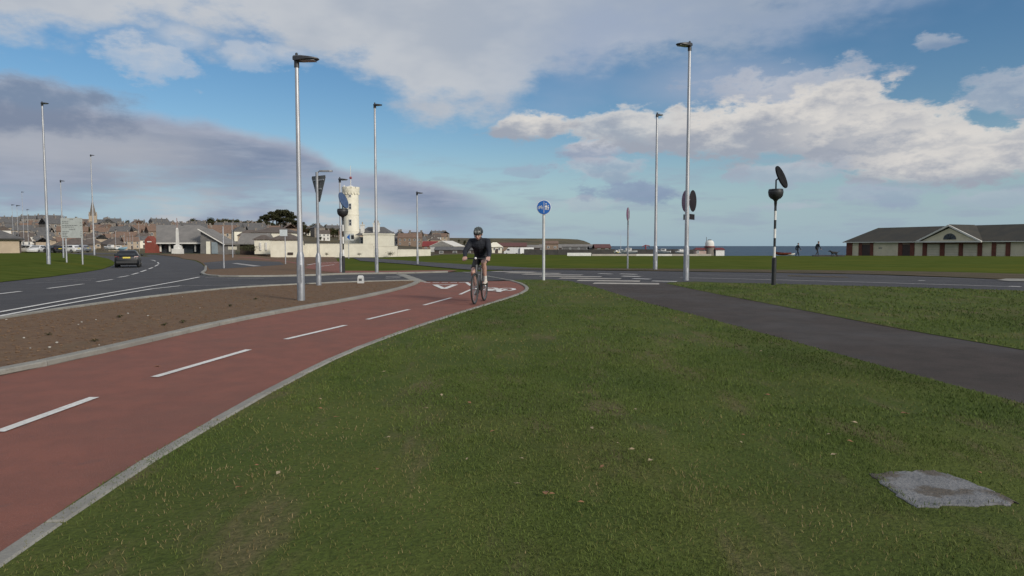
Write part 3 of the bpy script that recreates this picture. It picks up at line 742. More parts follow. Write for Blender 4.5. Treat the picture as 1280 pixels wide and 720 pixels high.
def lamp_post(px, py, ytop, label, dirn=0.0, L_=0.58, r=(0.085, 0.06, 0.04), bh=1.0, group=None, tf=None, lean=0.0):
    p = G(px, py, 0, tf); H = zat(px, ytop, p.y)-p.z - 0.02
    t = thing('lamp_post', label, 'lamp post', p, 0, group); t.rotation_euler = (0, lean, 0)
    mb = MB(); mb.lathe([(r[0], -0.05), (r[0], bh), (r[1]*1.02, bh+0.09)], 14); b = mb.build('base_section', M_galvb, t, True)
    dr = MB(); dr.box((0, -r[0]*.93, bh*.6), (r[0]*1.0, r[0]*.2, min(.5, bh*.4))); dr.build('access_door', M_galvb, b)
    mb = MB(); mb.lathe([(r[1], bh+0.085), (r[2], H-L_*.2)], 14); mb.build('column', M_galv, t, True)
    lantern(t, H, dirn, L_, r[2]/0.045)
    return t, p, H
lamp_post(376.5, 376, 73, 'tall galvanised lamp post standing in the bare soil bed beside the cycle path', R(-4), 0.58, (0.088, 0.062, 0.042), 1.05)
lamp_post(471, 342, 131, 'slender lamp post on the far kerb in front of the cream boundary wall', R(-20), 0.42, (0.085, 0.072, 0.045), 1.1)
lamp_post(857.5, 350.5, 56, 'tall lamp post carrying the pair of round signs near the zebra crossing', R(200), 0.62, (0.105, 0.08, 0.05), 1.2)
lamp_post(819, 337, 143, 'tall lamp post on the worn verge across the road from the zebra crossing', R(20), 0.4, (0.12, 0.085, 0.055), 1.2)
lamp_post(426.5, 340.5, 224, 'short lamp post just behind the striped beacon near the white tower', R(-10), 0.45, (0.075, 0.055, 0.04), 0.9)
lamp_post(522, 330, 241, 'lone lamp post on the lawn by the end of the cream wall', R(-10), 0.5, (0.08, 0.065, 0.045), 0.9)
lamp_post(61, 330, 129, 'very tall lamp post on the grass verge beside the direction sign', R(-10), 0.55, (0.13, 0.10, 0.055), 1.4, tf=TV)
lamp_post(79.5, 322, 226, 'thin lamp post standing behind the direction sign on the verge', R(-5), 0.5, (0.09, 0.07, 0.045), 1.2, tf=TV)
lamp_post(118, 318.6, 194, 'tall lamp post at the bend of the road before the church spire', R(-5), 0.75, (0.17, 0.13, 0.08), 1.4)
for (px, py, yt, L_, lb) in ((17.5, 314, 256, .9, 'distant lamp post nearest the tan flat walled building at the car park'), (23.5, 313.5, 257, 1.2, 'distant lamp post with the longest arm at the car park'), (30.5, 313.5, 240, .8, 'tallest of the distant lamp posts at the car park'), (36, 313.3, 262, .8, 'shortest of the distant lamp posts at the car park'), (145, 314, 287, .8, 'small lamp post among the flagpoles beyond the road bend'), (291, 322, 277, .5, 'small lamp post carrying a cream plate in front of the grey roofed building')):
    lamp_post(px, py, yt, lb, R(-8), L_, (.10, .07, .05), 1.0)

# triangular sign seen from behind, with its own light
def tri_sign():
    p = G(398.5, 357); H = zat(398.5, 214, p.y)-p.z
    t = thing('give_way_sign', 'grey back of an inverted triangular sign on a lit post in the soil bed', 'road sign', p)
    mb = MB(); mb.lathe([(.085, -.05), (.085, .95), (.05, 1.06)], 14); b = mb.build('base_section', M_galvb, t, True)
    d = MB(); d.box((0, -.078, .55), (.09, .02, .4)); d.build('access_door', M_galvb, b)
    mb = MB(); mb.lathe([(.045, 1.05), (.045, H-.03)], 12); mb.build('post', M_galvb, t, True)
    a = R(-38); c_, s_ = math.cos(a), math.sin(a)
    z1 = zat(398.5, 219.5, p.y)-p.z; z0 = zat(398.5, 252.5, p.y)-p.z; hw = (z1-z0)*.5
    o2 = Vector((-s_*0+.055*s_, .055*c_*1.0, 0))
    ex = Vector((c_, s_, 0)); n = Vector((-s_, c_, 0))
    pts = [(-hw*.86, z1-.06), (-hw*.82, z1), (hw*.82, z1), (hw*.86, z1-.06), (.05, z0+.02), (0, z0), (-.05, z0+.02)]
    mb = MB(); mb.prism([n*.06+ex*x+Vector((0, 0, z)) for x, z in pts], n*.012); pl = mb.build('sign_plate', M_signback, t)
    for zc in (z1-.14, z1-.42):
        q = MB(); q.box(n*.05+Vector((0, 0, zc)), (hw*(1.3 if zc > z1-.2 else .7), .03, .04), a); q.build('channel_bracket', M_galvb, pl)
    l = MB(); l.tube([(0, 0, H-.06), (.08, -.0, H), (.16, 0, H)], .022, 8); l.build('light_arm', M_galvb, t, True)
    l = MB(); l.quadring([[Vector((x, y*hw_, H+z)) for y, z in ((-.07, -.02), (.07, -.02), (.07, .03), (-.07, .03))] for x, hw_ in ((.10, .8), (.2, 1), (.42, 1), (.50, .7))]); l.build('sign_light', M_galvb, t)
tri_sign()
def disc(mb, c, r, n, th, seg=28):
    n = Vector(n).normalized(); a = n.cross(Vector((0, 0, 1))); a = a.normalized() if a.length > 1e-3 else Vector((1, 0, 0)); b = a.cross(n)
    mb.quadring([[Vector(c)+n*k+(a*math.cos(2*math.pi*i/seg)+b*math.sin(2*math.pi*i/seg))*rr for i in range(seg)] for k, rr in ((-th/2, r*.985), (-th/2*.7, r), (th/2*.7, r), (th/2, r*.985))]); return mb
def beacon(px, py, bands, bowl, dsc, discmat, label, dn):
    p = G(px, py); Z = lambda q: zat(px, q, p.y)-p.z
    t = thing('belisha_beacon', label, 'beacon', p)
    zs = [Z(q) for q in bands]
    mb = MB(); mb.lathe([(.072, -.05), (.072, zs[0]-.03), (.045, zs[0])], 14); mb.build('base_section', M_black, t, True)
    for i in range(len(zs)-1):
        mb = MB(); mb.lathe([(.038, zs[i]+.0005), (.038, zs[i+1])], 14); mb.build('white_band' if i % 2 == 0 else 'black_band', M_white if i % 2 == 0 else M_black, t, True)
    zb, zt = Z(bowl[0]), Z(bowl[1]); h = zt-zb; rw = h*.72
    mb = MB(); mb.lathe([(.04, zb-.22), (.05, zb-.06), (.09, zb-.01), (rw*.68, zb+h*.08), (rw*.93, zb+h*.32), (rw, zb+h*.62), (rw*.97, zb+h*.95), (rw*.9, zt), (.05, zt+.01)], 22); mb.build('beacon_bowl', M_black, t, True)
    mb = MB(); mb.lathe([(rw*1.01, zb+h*.66), (rw*1.03, zb+h*.72), (rw*1.01, zb+h*.78)], 22); mb.build('bowl_rim', M_dark, t, True)
    c = Vector(((dsc[0]-px)/F*p.y, 0, Z(dsc[1])))
    mb = MB(); mb.tube([(0, 0, zt), (0, 0, c.z-.1), (c.x*.8, 0, c.z)], .026, 8); mb.build('disc_stem', M_black, t, True)
    ax = Vector((math.cos(R(-22)), -.42, math.sin(R(-22))*-1.0))
    mb = MB(); disc(mb, c, dsc[2], dn, .05); mb.build('round_panel', discmat, t, True)
beacon(967, 356.8, (321.8, 308.5, 297.6, 286, 275, 263.7, 252), (249, 236.4), (973.6, 221.3, .385), pmat('matt_black_disc', (.012, .012, .013), (.018, .018, .019), 5, .9, spec=.1), 'black and white striped crossing beacon on the lawn, its tilted disc black', (.72, -.58, .36))
beacon(429.5, 341.5, (320, 312, 304.5, 296, 289, 281, 272.5), (270.5, 261), (430.8, 250.5, .40), M_discblue, 'black and white striped crossing beacon before the white tower, its tilted disc blue grey', (.92, -.2, .34))

def blue_sign():
    p = G(679.5, 350.8); zc = zat(679.5, 259.3, p.y)-p.z; r = 9/F*p.y
    t = thing('cycle_route_sign', 'round blue cycle and pedestrian route sign on a white post at the lawn tip', 'road sign', p)
    mb = MB(); mb.lathe([(.052, -.05), (.052, zc+r*.8), (.03, zc+r*.85)], 14); mb.build('post', pmat('sign_post_white', (.55, .56, .55), (.46, .47, .46), 5, .5, metal=.2), t, True)
    mb = MB(); disc(mb, (0, -.075, zc), r, (0, -1, 0), .014); pl = mb.build('sign_disc', M_white, t, True)
    mb = MB(); disc(mb, (0, -.086, zc), r*.945, (0, -1, 0), .004); mb.build('blue_face', M_blue, pl, True)
    y = -.0925
    def bar(mb, a, b, w_):
        a, b = Vector((a[0], y, a[1])), Vector((b[0], y, b[1])); d = (b-a).normalized(); n = Vector((-d.z, 0, d.x))*w_/2
        mb.prism([a-n, b-n, b+n, a+n], (0, -.002, 0))
    s_ = r
    mb = MB()
    for cx in (-.70, -.26):
        k = 16; ro, ri = .165, .125
        for i in range(k):
            a0, a1 = 2*math.pi*i/k, 2*math.pi*(i+1)/k
            mb.prism([Vector(((cx+q*math.cos(g))*s_, y, zc+(-.08+q*math.sin(g))*s_)) for q, g in ((ri, a0), (ro, a0), (ro, a1), (ri, a1))], (0, -.002, 0))
    for a, b in (((-.70, -.08), (-.52, -.08)), ((-.52, -.08), (-.36, .14)), ((-.70, -.08), (-.60, .12)), ((-.60, .12), (-.36, .14)), ((-.26, -.08), (-.38, .22)), ((-.38, .22), (-.28, .24)), ((-.68, .17), (-.54, .17)), ((-.62, .17), (-.52, -.08))):
        bar(mb, (a[0]*s_, zc+a[1]*s_), (b[0]*s_, zc+b[1]*s_), .045*s_)
    mb.build('cycle_emblem', M_white, pl)
    mb = MB(); bar(mb, (.0, zc-r*.78), (.0, zc+r*.78), .035*r*1.4); mb.build('divider_line', M_white, pl)
    for cx, k in ((.30, 1.0), (.60, .66)):
        mb = MB()
        disc(mb, (cx*s_, y-.001, zc+(-.30+.78*k)*s_), .085*k**.6*s_, (0, -1, 0), .003, 14)
        for a, b, w_ in (((0, .58), (.0, .28), .20), ((-.02, .30), (-.12, -.05), .085), ((.02, .30), (.10, -.05), .085), ((-.08, .56), (-.17, .30), .06), ((.08, .56), (.17, .32), .06)):
            bar(mb, ((cx+a[0]*k)*s_, zc+(-.30+a[1]*k)*s_), ((cx+b[0]*k)*s_, zc+(-.30+b[1]*k)*s_), w_*k*s_)
        mb.build('pedestrian_emblem', M_white, pl)
blue_sign()
def pole_signs():
    p = G(857.5, 350.5); Z = lambda q: zat(859, q, p.y)-p.z; zc = Z(250.3); r = 13.6/F*p.y
    lx = (860.2-857.5)/F*p.y
    t = thing('round_sign_pair', 'pair of round signs, one faded purple and one dark, clamped to a tall lamp post', 'road sign', p, R(-13.5))
    # two discs in a V behind the column, each with a small plate below
    for k, (ang, sx, m, nm) in enumerate(((R(70), -1, M_purple, 'faded purple'), (R(110), 1, pmat('matt_dark_sign', (.022, .02, .024), (.03, .027, .03), 5, .9, spec=.1), 'dark'))):
        ex = Vector((math.sin(ang)*.0+abs(math.cos(ang))*sx, math.sin(ang), 0))
        n = Vector((-ex.y*sx, abs(ex.x), 0)) * (1 if sx < 0 else 1)
        c = Vector((lx, .09, zc))+ex*(r*.96) + Vector((0, 0, 0))
        mb = MB(); disc(mb, c, r, n, .014); o = mb.build('sign_disc', m, t, True); o['label'] = nm + ' sign disc'
        zp = Z(270.6); hp = 7/F*p.y
        mb = MB(); mb.prism([Vector((lx, .09, zp))+ex*(a)+Vector((0, 0, b)) for a, b in ((.05, -hp/2), (r*1.5, -hp/2), (r*1.5, hp/2), (.05, hp/2))], n*.012); mb.build('plate', m if k else M_signback, t)
        mb = MB(); mb.tube([(0, 0, (zc+.02, zp)[k]), (lx, .1, (zc+.02, zp)[k])], .03, 8); mb.build('clamp', M_galvb, t)
pole_signs()
def edge_sign():
    p = G(784.5, 336); Z = lambda q: zat(784.5, q, p.y)-p.z
    t = thing('no_entry_post_sign', 'thin post with an edge on faded purple round sign across the road', 'road sign', p)
    mb = MB(); mb.lathe([(.045, -.05), (.045, Z(259.5))], 12); mb.build('post', M_galv, t, True)
    r = 8.3/F*p.y
    mb = MB(); disc(mb, (-.02, -.07, Z(267.8)), r, (.93, -.37, 0), .03); mb.build('sign_disc', M_purple, t, True)
    mb = MB(); mb.box((0, -.07, Z(278.6)), (.02, .3, 4.6/F*p.y), R(-12)); mb.build('plate', M_signback, t)
edge_sign()
def board_sign():
    a, b = G(82, 326.8, 0, TV), G(102, 330.5, 0, TV)
    d0 = (a.y+b.y)/2 - 1.0
    t = thing('direction_sign', 'large pale rectangular direction board on two posts on the grass verge', 'road sign', (0, 0, 0))
    A = at(82, d0+.3); B = at(102, d0); cx = (A+B)/2
    zt, zb = zat(91, 272.3, d0), zat(91, 297.3, d0)
    wL, wR = at(77.3, d0+.3), at(104, d0)
    t.location = (cx.x, cx.y, TV(cx.x, cx.y))
    o_ = Vector((cx.x, cx.y, TV(cx.x, cx.y)))
    for q in (A, B):
        mb = MB(); mb.lathe([(.06, TV(q.x, q.y)-.1-o_.z), (.06, zt-.1-o_.z)], 10, (q.x-o_.x, q.y-o_.y+.06, 0)); mb.build('post', M_galv, t, True)
    ex = Vector((wR.x-wL.x, wR.y-wL.y, 0)); W = ex.length; ex.normalize(); n = Vector((ex.y, -ex.x, 0))
    P3 = lambda s_, z, q=0.0: Vector((wL.x, wL.y, 0))+ex*s_+Vector((0, 0, z))+n*q-o_
    mb = MB(); mb.prism([P3(0, zb), P3(W, zb), P3(W, zt), P3(0, zt)], n*.02); pl = mb.build('sign_panel', M_board, t)
    H = zt-zb
    for (u0, u1, v) in ((.42, .60, .935), (.06, .36, .83), (.06, .36, .74), (.06, .78, .62), (.06, .60, .54), (.38, .68, .43), (.06, .36, .31), (.06, .30, .23), (.06, .26, .15), (.06, .30, .07)):
        mb = MB(); u = u0
        while u < u1:
            l = random.uniform(.06, .13); mb.prism([P3(W*u, zb+H*(v-.018), .0205), P3(W*min(u+l, u1), zb+H*(v-.018), .0205), P3(W*min(u+l, u1), zb+H*(v+.018), .0205), P3(W*u, zb+H*(v+.018), .0205)], n*.003); u += l+.02
        mb.build('text_row', M_text, pl)
    for v in (.75, .62, .3, .2, .1):
        mb = MB(); mb.prism([P3(W*.9, zb+H*(v-.015), .0205), P3(W*.97, zb+H*(v-.015), .0205), P3(W*.97, zb+H*(v+.015), .0205), P3(W*.9, zb+H*(v+.015), .0205)], n*.003); mb.build('text_row', M_text, pl)
board_sign()
def small_sign(px, py, ytop, plate, m, label, name='road_sign', blue=False):
    p = G(px, py); Z = lambda q: zat(px, q, p.y)-p.z
    t = thing(name, label, 'road sign', p)
    mb = MB(); mb.lathe([(.04, -.05), (.04, Z(ytop))], 10); mb.build('post', M_galv, t, True)
    if plate:
        x0, x1, y0, y1 = plate; X = lambda q: (q-px)/F*p.y
        mb = MB(); mb.box(((X(x0)+X(x1))/2, -.06, (Z(y0)+Z(y1))/2), (X(x1)-X(x0), .02, Z(y0)-Z(y1))); pl = mb.build('sign_plate', m, t)
        if blue:
            mb = MB(); mb.prism([Vector((X(x0)*.55, -.074, Z(y1)*.5+Z(y0)*.5)), Vector((X(x0)*.1+X(x1)*.3, -.074, Z(y1)+.05)), Vector((X(x0)*.1+X(x1)*.3, -.074, Z(y0)-.05))], (0, -.004, 0)); mb.build('blue_arrow', M_blue, pl)
            mb = MB(); mb.box(((X(x1)*.75), -.075, (Z(y0)+Z(y1))/2), (X(x1)*.5, .006, (Z(y0)-Z(y1))*.6)); mb.build('dark_panel', M_black, pl)
    return t
small_sign(357, 330, 287, (350.8, 360.2, 287, 295), pmat('pale_blue_plate', (.58, .62, .63), (.5, .54, .55), 4, .5), 'post with a small pale square plate before the cream pavilion')
small_sign(436, 323, 292.5, (432.3, 443, 292.3, 300.6), M_board, 'white sign with blue arrow and dark panel below the white tower', blue=True)
small_sign(291.5, 320.5, 307.6, (285.5, 296.5, 308.2, 312), pmat('cream_plate', (.56, .53, .43), (.5, .47, .38), 4, .5), 'low cream nameplate on a post by the grey roofed building')
small_sign(280, 335.5, 283, None, None, 'thin bare grey post standing in the soil of the traffic island', 'bare_post')
small_sign(257, 316, 294, None, None, 'thin bare grey post on the strip before the grey roofed building', 'bare_post')
for k, px in enumerate((156, 159.5, 163, 166.5, 174.5)):
    t = small_sign(px, 314.6, (292, 295, 290, 294, 278)[k], None, None, 'pale slim flagpole beyond the road bend', 'flagpole'); t['category'] = 'flagpole'; t['group'] = 'flagpoles beyond the road bend'
    if k == 4: t['label'] = 'tallest pale flagpole, next to the red brick gable'; del t['group']
def bollard():
    p = G(451, 354.3); h = 10/F*p.y; wd = 7.6/F*p.y
    t = thing('kerb_bollard', 'squat white bollard at the edge of the soil bed by the junction', 'bollard', p)
    mb = MB(); mb.quadring([[Vector((x*wd/2*k, y*wd/3*k, z)) for x, y in ((-1, -1), (1, -1), (1, 1), (-1, 1))] for z, k in ((-.03, 1), (h*.7, .92), (h*.9, .84), (h, .6))]); mb.build('body', pmat('bollard_plastic', (.60, .60, .58), (.5, .5, .49), 6, .6), t)
    mb = MB(); mb.box((0, -wd/3*.96, h*.48), (wd*.5, .012, h*.3)); mb.build('reflector', M_signback, t)
bollard()

# ------------------------------------------------------------------ people: one continuous remeshed body, materials by body region
def capsule(mb, p0, r0, p1, r1, seg=10, flat=(1, 1)):
    p0, p1 = Vector(p0), Vector(p1); d = (p1-p0); L_ = d.length; d = d.normalized() if L_ > 1e-6 else Vector((0, 0, 1))
    up = Vector((0, 1, 0)) if abs(d.y) < 0.8 else Vector((0, 0, 1))
    a = d.cross(up).normalized(); b = a.cross(d).normalized(); rings = []
    for k in range(4): th = -math.pi/2+math.pi/2*k/4+.05; rings.append((p0+d*(r0*math.sin(th)), r0*max(.05, math.cos(th))))
    rings.append((p0, r0)); rings.append((p1, r1))
    for k in range(1, 5): th = math.pi/2*k/4-.05; rings.append((p1+d*(r1*math.sin(th)), r1*max(.05, math.cos(th))))
    mb.quadring([[c+a*math.cos(2*math.pi*j/seg)*r*flat[0]+b*math.sin(2*math.pi*j/seg)*r*flat[1] for j in range(seg)] for c, r in rings])
def make_body(name, segs, mats, voxel, parent, smooth_it=4):
    """segs: (p0, r0, p1, r1, material index[, flat])"""
    mb = MB()
    for s_ in segs: capsule(mb, s_[0], s_[1], s_[2], s_[3], 12, s_[5] if len(s_) > 5 else (1, 1))
    me = mb.mesh(name, mats); o = link(name, me)
    m = o.modifiers.new('r', 'REMESH'); m.mode = 'VOXEL'; m.voxel_size = voxel; m.use_smooth_shade = True
    m2 = o.modifiers.new('s', 'SMOOTH'); m2.factor = 0.5; m2.iterations = smooth_it
    dg = bpy.context.evaluated_depsgraph_get(); me2 = bpy.data.meshes.new_from_object(o.evaluated_get(dg))
    o.modifiers.clear(); o.data = me2; me2.name = name
    me2.materials.clear()
    for mm in mats: me2.materials.append(mm)
    n = len(me2.polygons); C_ = np.zeros(n*3); me2.polygons.foreach_get('center', C_); C_ = C_.reshape(-1, 3)
    best = np.full(n, 1e9); idx = np.zeros(n, np.int32)
    for s_ in segs:
        a = np.array(s_[0]); b = np.array(s_[2]); ab = b-a; L2 = max(1e-9, ab@ab)
        t = np.clip(((C_-a)@ab)/L2, 0, 1); d = np.linalg.norm(C_-(a+t[:, None]*ab), axis=1)-(s_[1]+(s_[3]-s_[1])*t)
        k = d < best; best[k] = d[k]; idx[k] = s_[4]
    me2.polygons.foreach_set('material_index', idx); me2.polygons.foreach_set('use_smooth', np.ones(n, bool))
    if parent: o.parent = parent
    return o
def hand_segs(wrist, fwd, side, curl_down, mi, k=1.0, thumb=1):
    """palm + four fingers + thumb curling round something in front of the palm"""
    wrist, fwd, side, dn = Vector(wrist), Vector(fwd).normalized(), Vector(side).normalized(), Vector(curl_down).normalized(); out = []
    pal = wrist+fwd*.075*k
    for j in (-.6, -.2, .2, .6): out.append((tuple(wrist+side*.022*j*k), .018*k, tuple(pal+side*.052*j*k), .015*k, mi))
    for j, L_ in ((-.75, .062), (-.25, .075), (.25, .08), (.75, .072)):
        a = pal+side*.052*j*k; b = a+(fwd*.75+dn*.55).normalized()*L_*.5*k; c = b+(fwd*-.05+dn).normalized()*L_*.45*k; d = c+(dn*.5-fwd*.8).normalized()*L_*.35*k
        out += [(tuple(a), .0105*k, tuple(b), .010*k, mi), (tuple(b), .010*k, tuple(c), .009*k, mi), (tuple(c), .009*k, tuple(d), .008*k, mi)]
    a = wrist+fwd*.02*k+side*.028*thumb*k; b = a+(fwd*.6+side*thumb*.7+dn*.3).normalized()*.045*k; c = b+(fwd*.5+dn*.8).normalized()*.035*k
    out += [(tuple(a), .014*k, tuple(b), .012*k, mi), (tuple(b), .012*k, tuple(c), .010*k, mi)]
    return out
M_skin = pmat('skin', (0.50, 0.31, 0.245), (0.44, 0.25, 0.20), 20, 0.55)
M_jacket = pmat('dark_jacket', (0.010, 0.012, 0.019), (0.018, 0.021, 0.030), 9, 0.85, 0.6, 18)
M_shorts = pmat('black_shorts', (0.012, 0.012, 0.014), (0.02, 0.018, 0.02), 9, 0.75, 0.4, 25)
M_shoe = pmat('pale_shoe', (0.62, 0.56, 0.50), (0.5, 0.45, 0.4), 12, 0.6)
M_sock = pmat('white_sock', (0.68, 0.66, 0.63), (0.6, 0.58, 0.55), 12, 0.8)
M_hair = pmat('dark_hair', (0.03, 0.022, 0.018), (0.045, 0.03, 0.022), 20, 0.6)
M_lip = pmat('lips', (0.36, 0.16, 0.14), (0.32, 0.14, 0.12), 20, 0.5)
M_eye = pmat('eyes', (0.03, 0.025, 0.025), (0.05, 0.04, 0.04), 20, 0.2)
def head_segs(c, f, up, mi, k=1.0):
    """c: head centre, f: facing direction; materials mi = (skin, eye, lip)"""
    c, f, up = Vector(c), Vector(f).normalized(), Vector(up).normalized(); s_ = f.cross(up).normalized(); up = s_.cross(f).normalized()
    P = lambda a, b, z: tuple(c+s_*a*k+f*b*k+up*z*k)
    return [(P(0, -.015, .03), .088*k, P(0, .01, .035), .086*k, mi[0]), (P(0, .02, -.03), .068*k, P(0, .04, -.085), .042*k, mi[0]), (P(-.03, .035, -.04), .04*k, P(.03, .035, -.04), .04*k, mi[0]),
            (P(0, .092, .01), .012*k, P(0, .108, -.03), .016*k, mi[0]), (P(-.035, .083, .03), .014*k, P(.035, .083, .03), .014*k, mi[0]),
            (P(-.032, .088, .012), .010*k, P(-.031, .089, .012), .010*k, mi[1]), (P(.032, .088, .012), .010*k, P(.031, .089, .012), .010*k, mi[1]),
            (P(-.022, .086, -.062), .009*k, P(.022, .086, -.062), .009*k, mi[2]), (P(-.086, -.01, .015), .016*k, P(-.086, -.005, -.025), .012*k, mi[0]), (P(.086, -.01, .015), .016*k, P(.086, -.005, -.025), .012*k, mi[0])]

# ---- the cyclist on the red path
pf, pr = G(593.6, 380.9), G(605.4, 376.3)
hd = (pf-pr); hd.z = 0; hd.normalize(); BIKE_RZ = math.atan2(hd.y, hd.x)-math.pi/2
BIKE_LOC = pr.copy(); BIKE_LOC.z = 0.006
def bicycle():
    t = thing('bicycle', 'dark flat bar bicycle ridden along the red cycle path', 'bicycle', BIKE_LOC, BIKE_RZ)
    M_fr = pmat('bike_frame', (.05, .052, .055), (.07, .07, .072), 12, .35); M_ty = pmat('tyre', (.018, .018, .018), (.03, .03, .03), 20, .8)
    M_rim = pmat('rim', (.10, .10, .105), (.14, .14, .14), 20, .35, metal=.6); M_al = pmat('alloy', (.4, .4, .41), (.32, .32, .33), 15, .35, metal=.7)
    ra, fa, bb, st, hb, ht = Vector((0, 0, .345)), Vector((0, 1.03, .345)), Vector((0, .43, .285)), Vector((0, .29, .80)), Vector((0, .86, .70)), Vector((0, .825, .86))
    mb = MB()
    for a, b, r in ((bb, st, .018), (st, ht+(hb-ht)*.15, .018), (bb, hb, .021), (hb, ht, .024)): mb.tube([a, b], r, 10)
    for s_ in (-1, 1): mb.tube([bb+Vector((.03*s_, -.04, 0)), ra+Vector((.065*s_, 0, 0))], .010, 8); mb.tube([st+Vector((.02*s_, 0, -.03)), ra+Vector((.065*s_, 0, 0))], .009, 8)
    mb.lathe([(.02, 0), (.02, .01)], 8, bb); mb.build('frame', M_fr, t, True)
    mb = MB(); cr = hb+Vector((0, .03, -.04)); mb.tube([hb, cr], .02, 8)
    for s_ in (-1, 1): mb.tube([cr, cr+Vector((.058*s_, .02, -.02)), fa+Vector((.058*s_, -.02, .06)), fa+Vector((.058*s_, 0, 0))], [.014, .014, .011, .010], 8)
    mb.build('fork', M_fr, t, True)
    for c in (ra, fa):
        w_ = link('wheel', None, t); w_.location = c; w_.rotation_euler = (0, R(90), 0)
        mb = MB(); k = 40
        rings = [[Vector(((.325+.019*math.cos(q))*math.cos(g), (.325+.019*math.cos(q))*math.sin(g), .019*math.sin(q))) for q in [2*math.pi*j/8 for j in range(8)]] for g in [2*math.pi*i/k for i in range(k+1)]]
        mb.quadring(rings, True, False); mb.build('tyre', M_ty, w_, True)
        mb = MB(); rings = [[Vector((r_*math.cos(g), r_*math.sin(g), z)) for r_, z in ((.309, -.011), (.309, .011), (.285, .006), (.285, -.006))] for g in [2*math.pi*i/k for i in range(k+1)]]
        mb.quadring(rings, True, False); mb.build('rim', M_rim, w_)
        mb = MB(); mb.lathe([(.02, -.045), (.028, -.03), (.016, -.02), (.016, .02), (.028, .03), (.02, .045)], 10); mb.build('hub', M_al, w_, True)
        mb = MB()
        for i in range(24):
            g = 2*math.pi*i/24; g2 = g+(.5 if i % 2 else -.5); mb.tube([(.024*math.cos(g2), .024*math.sin(g2), .028*(1 if i % 4 < 2 else -1)), (.288*math.cos(g), .288*math.sin(g), 0)], .0014, 4)
        struct(mb.build('spokes', M_al, w_), 'stuff')
    mb = MB(); mb.tube([ht, ht+Vector((0, .03, .09)), Vector((0, .89, 1.0))], .016, 8); mb.build('stem', M_black, t, True)
    mb = MB(); mb.tube([(-.29, .80, 1.0), (-.22, .835, 1.0), (-.06, .89, 1.0), (.06, .89, 1.0), (.22, .835, 1.0), (.29, .80, 1.0)], .0125, 8); hbo = mb.build('handlebar', M_black, t, True)
    for s_ in (-1, 1):
        mb = MB(); mb.tube([(.215*s_, .838, 1.0), (.30*s_, .795, 1.0)], .018, 8); mb.build('grip', M_black, hbo, True)
        mb = MB(); mb.tube([(.20*s_, .85, .995), (.23*s_, .90, .97), (.29*s_, .87, .955)], .006, 6); mb.build('brake_lever', M_al, hbo, True)
    mb = MB(); mb.ellip((0, .925, 1.005), (.028, .03, .026), 10, 8); mb.build('front_light', pmat('light_lens', (.75, .75, .73), (.65, .65, .65), 9, .2), t, True)
    mb = MB(); mb.tube([st, st+Vector((0, -.04, .13))], .014, 8); mb.build('seat_post', M_al, t, True)
    mb = MB(); mb.quadring([[Vector((x*hw, y, .935+z+dz)) for x, z in ((-1, 0), (-.6, .035), (0, .045), (.6, .035), (1, 0), (0, -.02))] for y, hw, dz in ((.08, .04, .01), (.11, .075, .005), (.18, .075, 0), (.27, .035, -.004), (.36, .022, -.004), (.385, .01, -.01))]); mb.build('saddle', M_black, t, True)
    ca = Vector((0, .145, .085))*1.0
    for s_ in (-1, 1):
        d = Vector((0, .118, .122)) if s_ < 0 else Vector((0, -.118, -.122))
        mb = MB(); mb.tube([bb+Vector((.055*s_, 0, 0)), bb+Vector((.075*s_, 0, 0))+d], [.016, .012], 8); cm = mb.build('crank', M_al, t, True)
        mb = MB(); pc = bb+Vector((.125*s_, 0, 0))+d; mb.box(pc, (.09, .085, .022)); mb.build('pedal', M_black, cm)
    mb = MB(); disc(mb, bb+Vector((.048, 0, 0)), .09, (1, 0, 0), .005, 26); mb.build('chainring', M_black, t)
    mb = MB(); disc(mb, ra+Vector((.045, 0, 0)), .05, (1, 0, 0), .02, 20); mb.build('cassette', M_black, t)
    for dz in (.085, -.085):
        mb = MB(); mb.tube([bb+Vector((.048, 0, dz)), ra+Vector((.045, 0, dz*.55))], .005, 5); mb.build('chain_run', M_black, t)
    return t
bicycle()
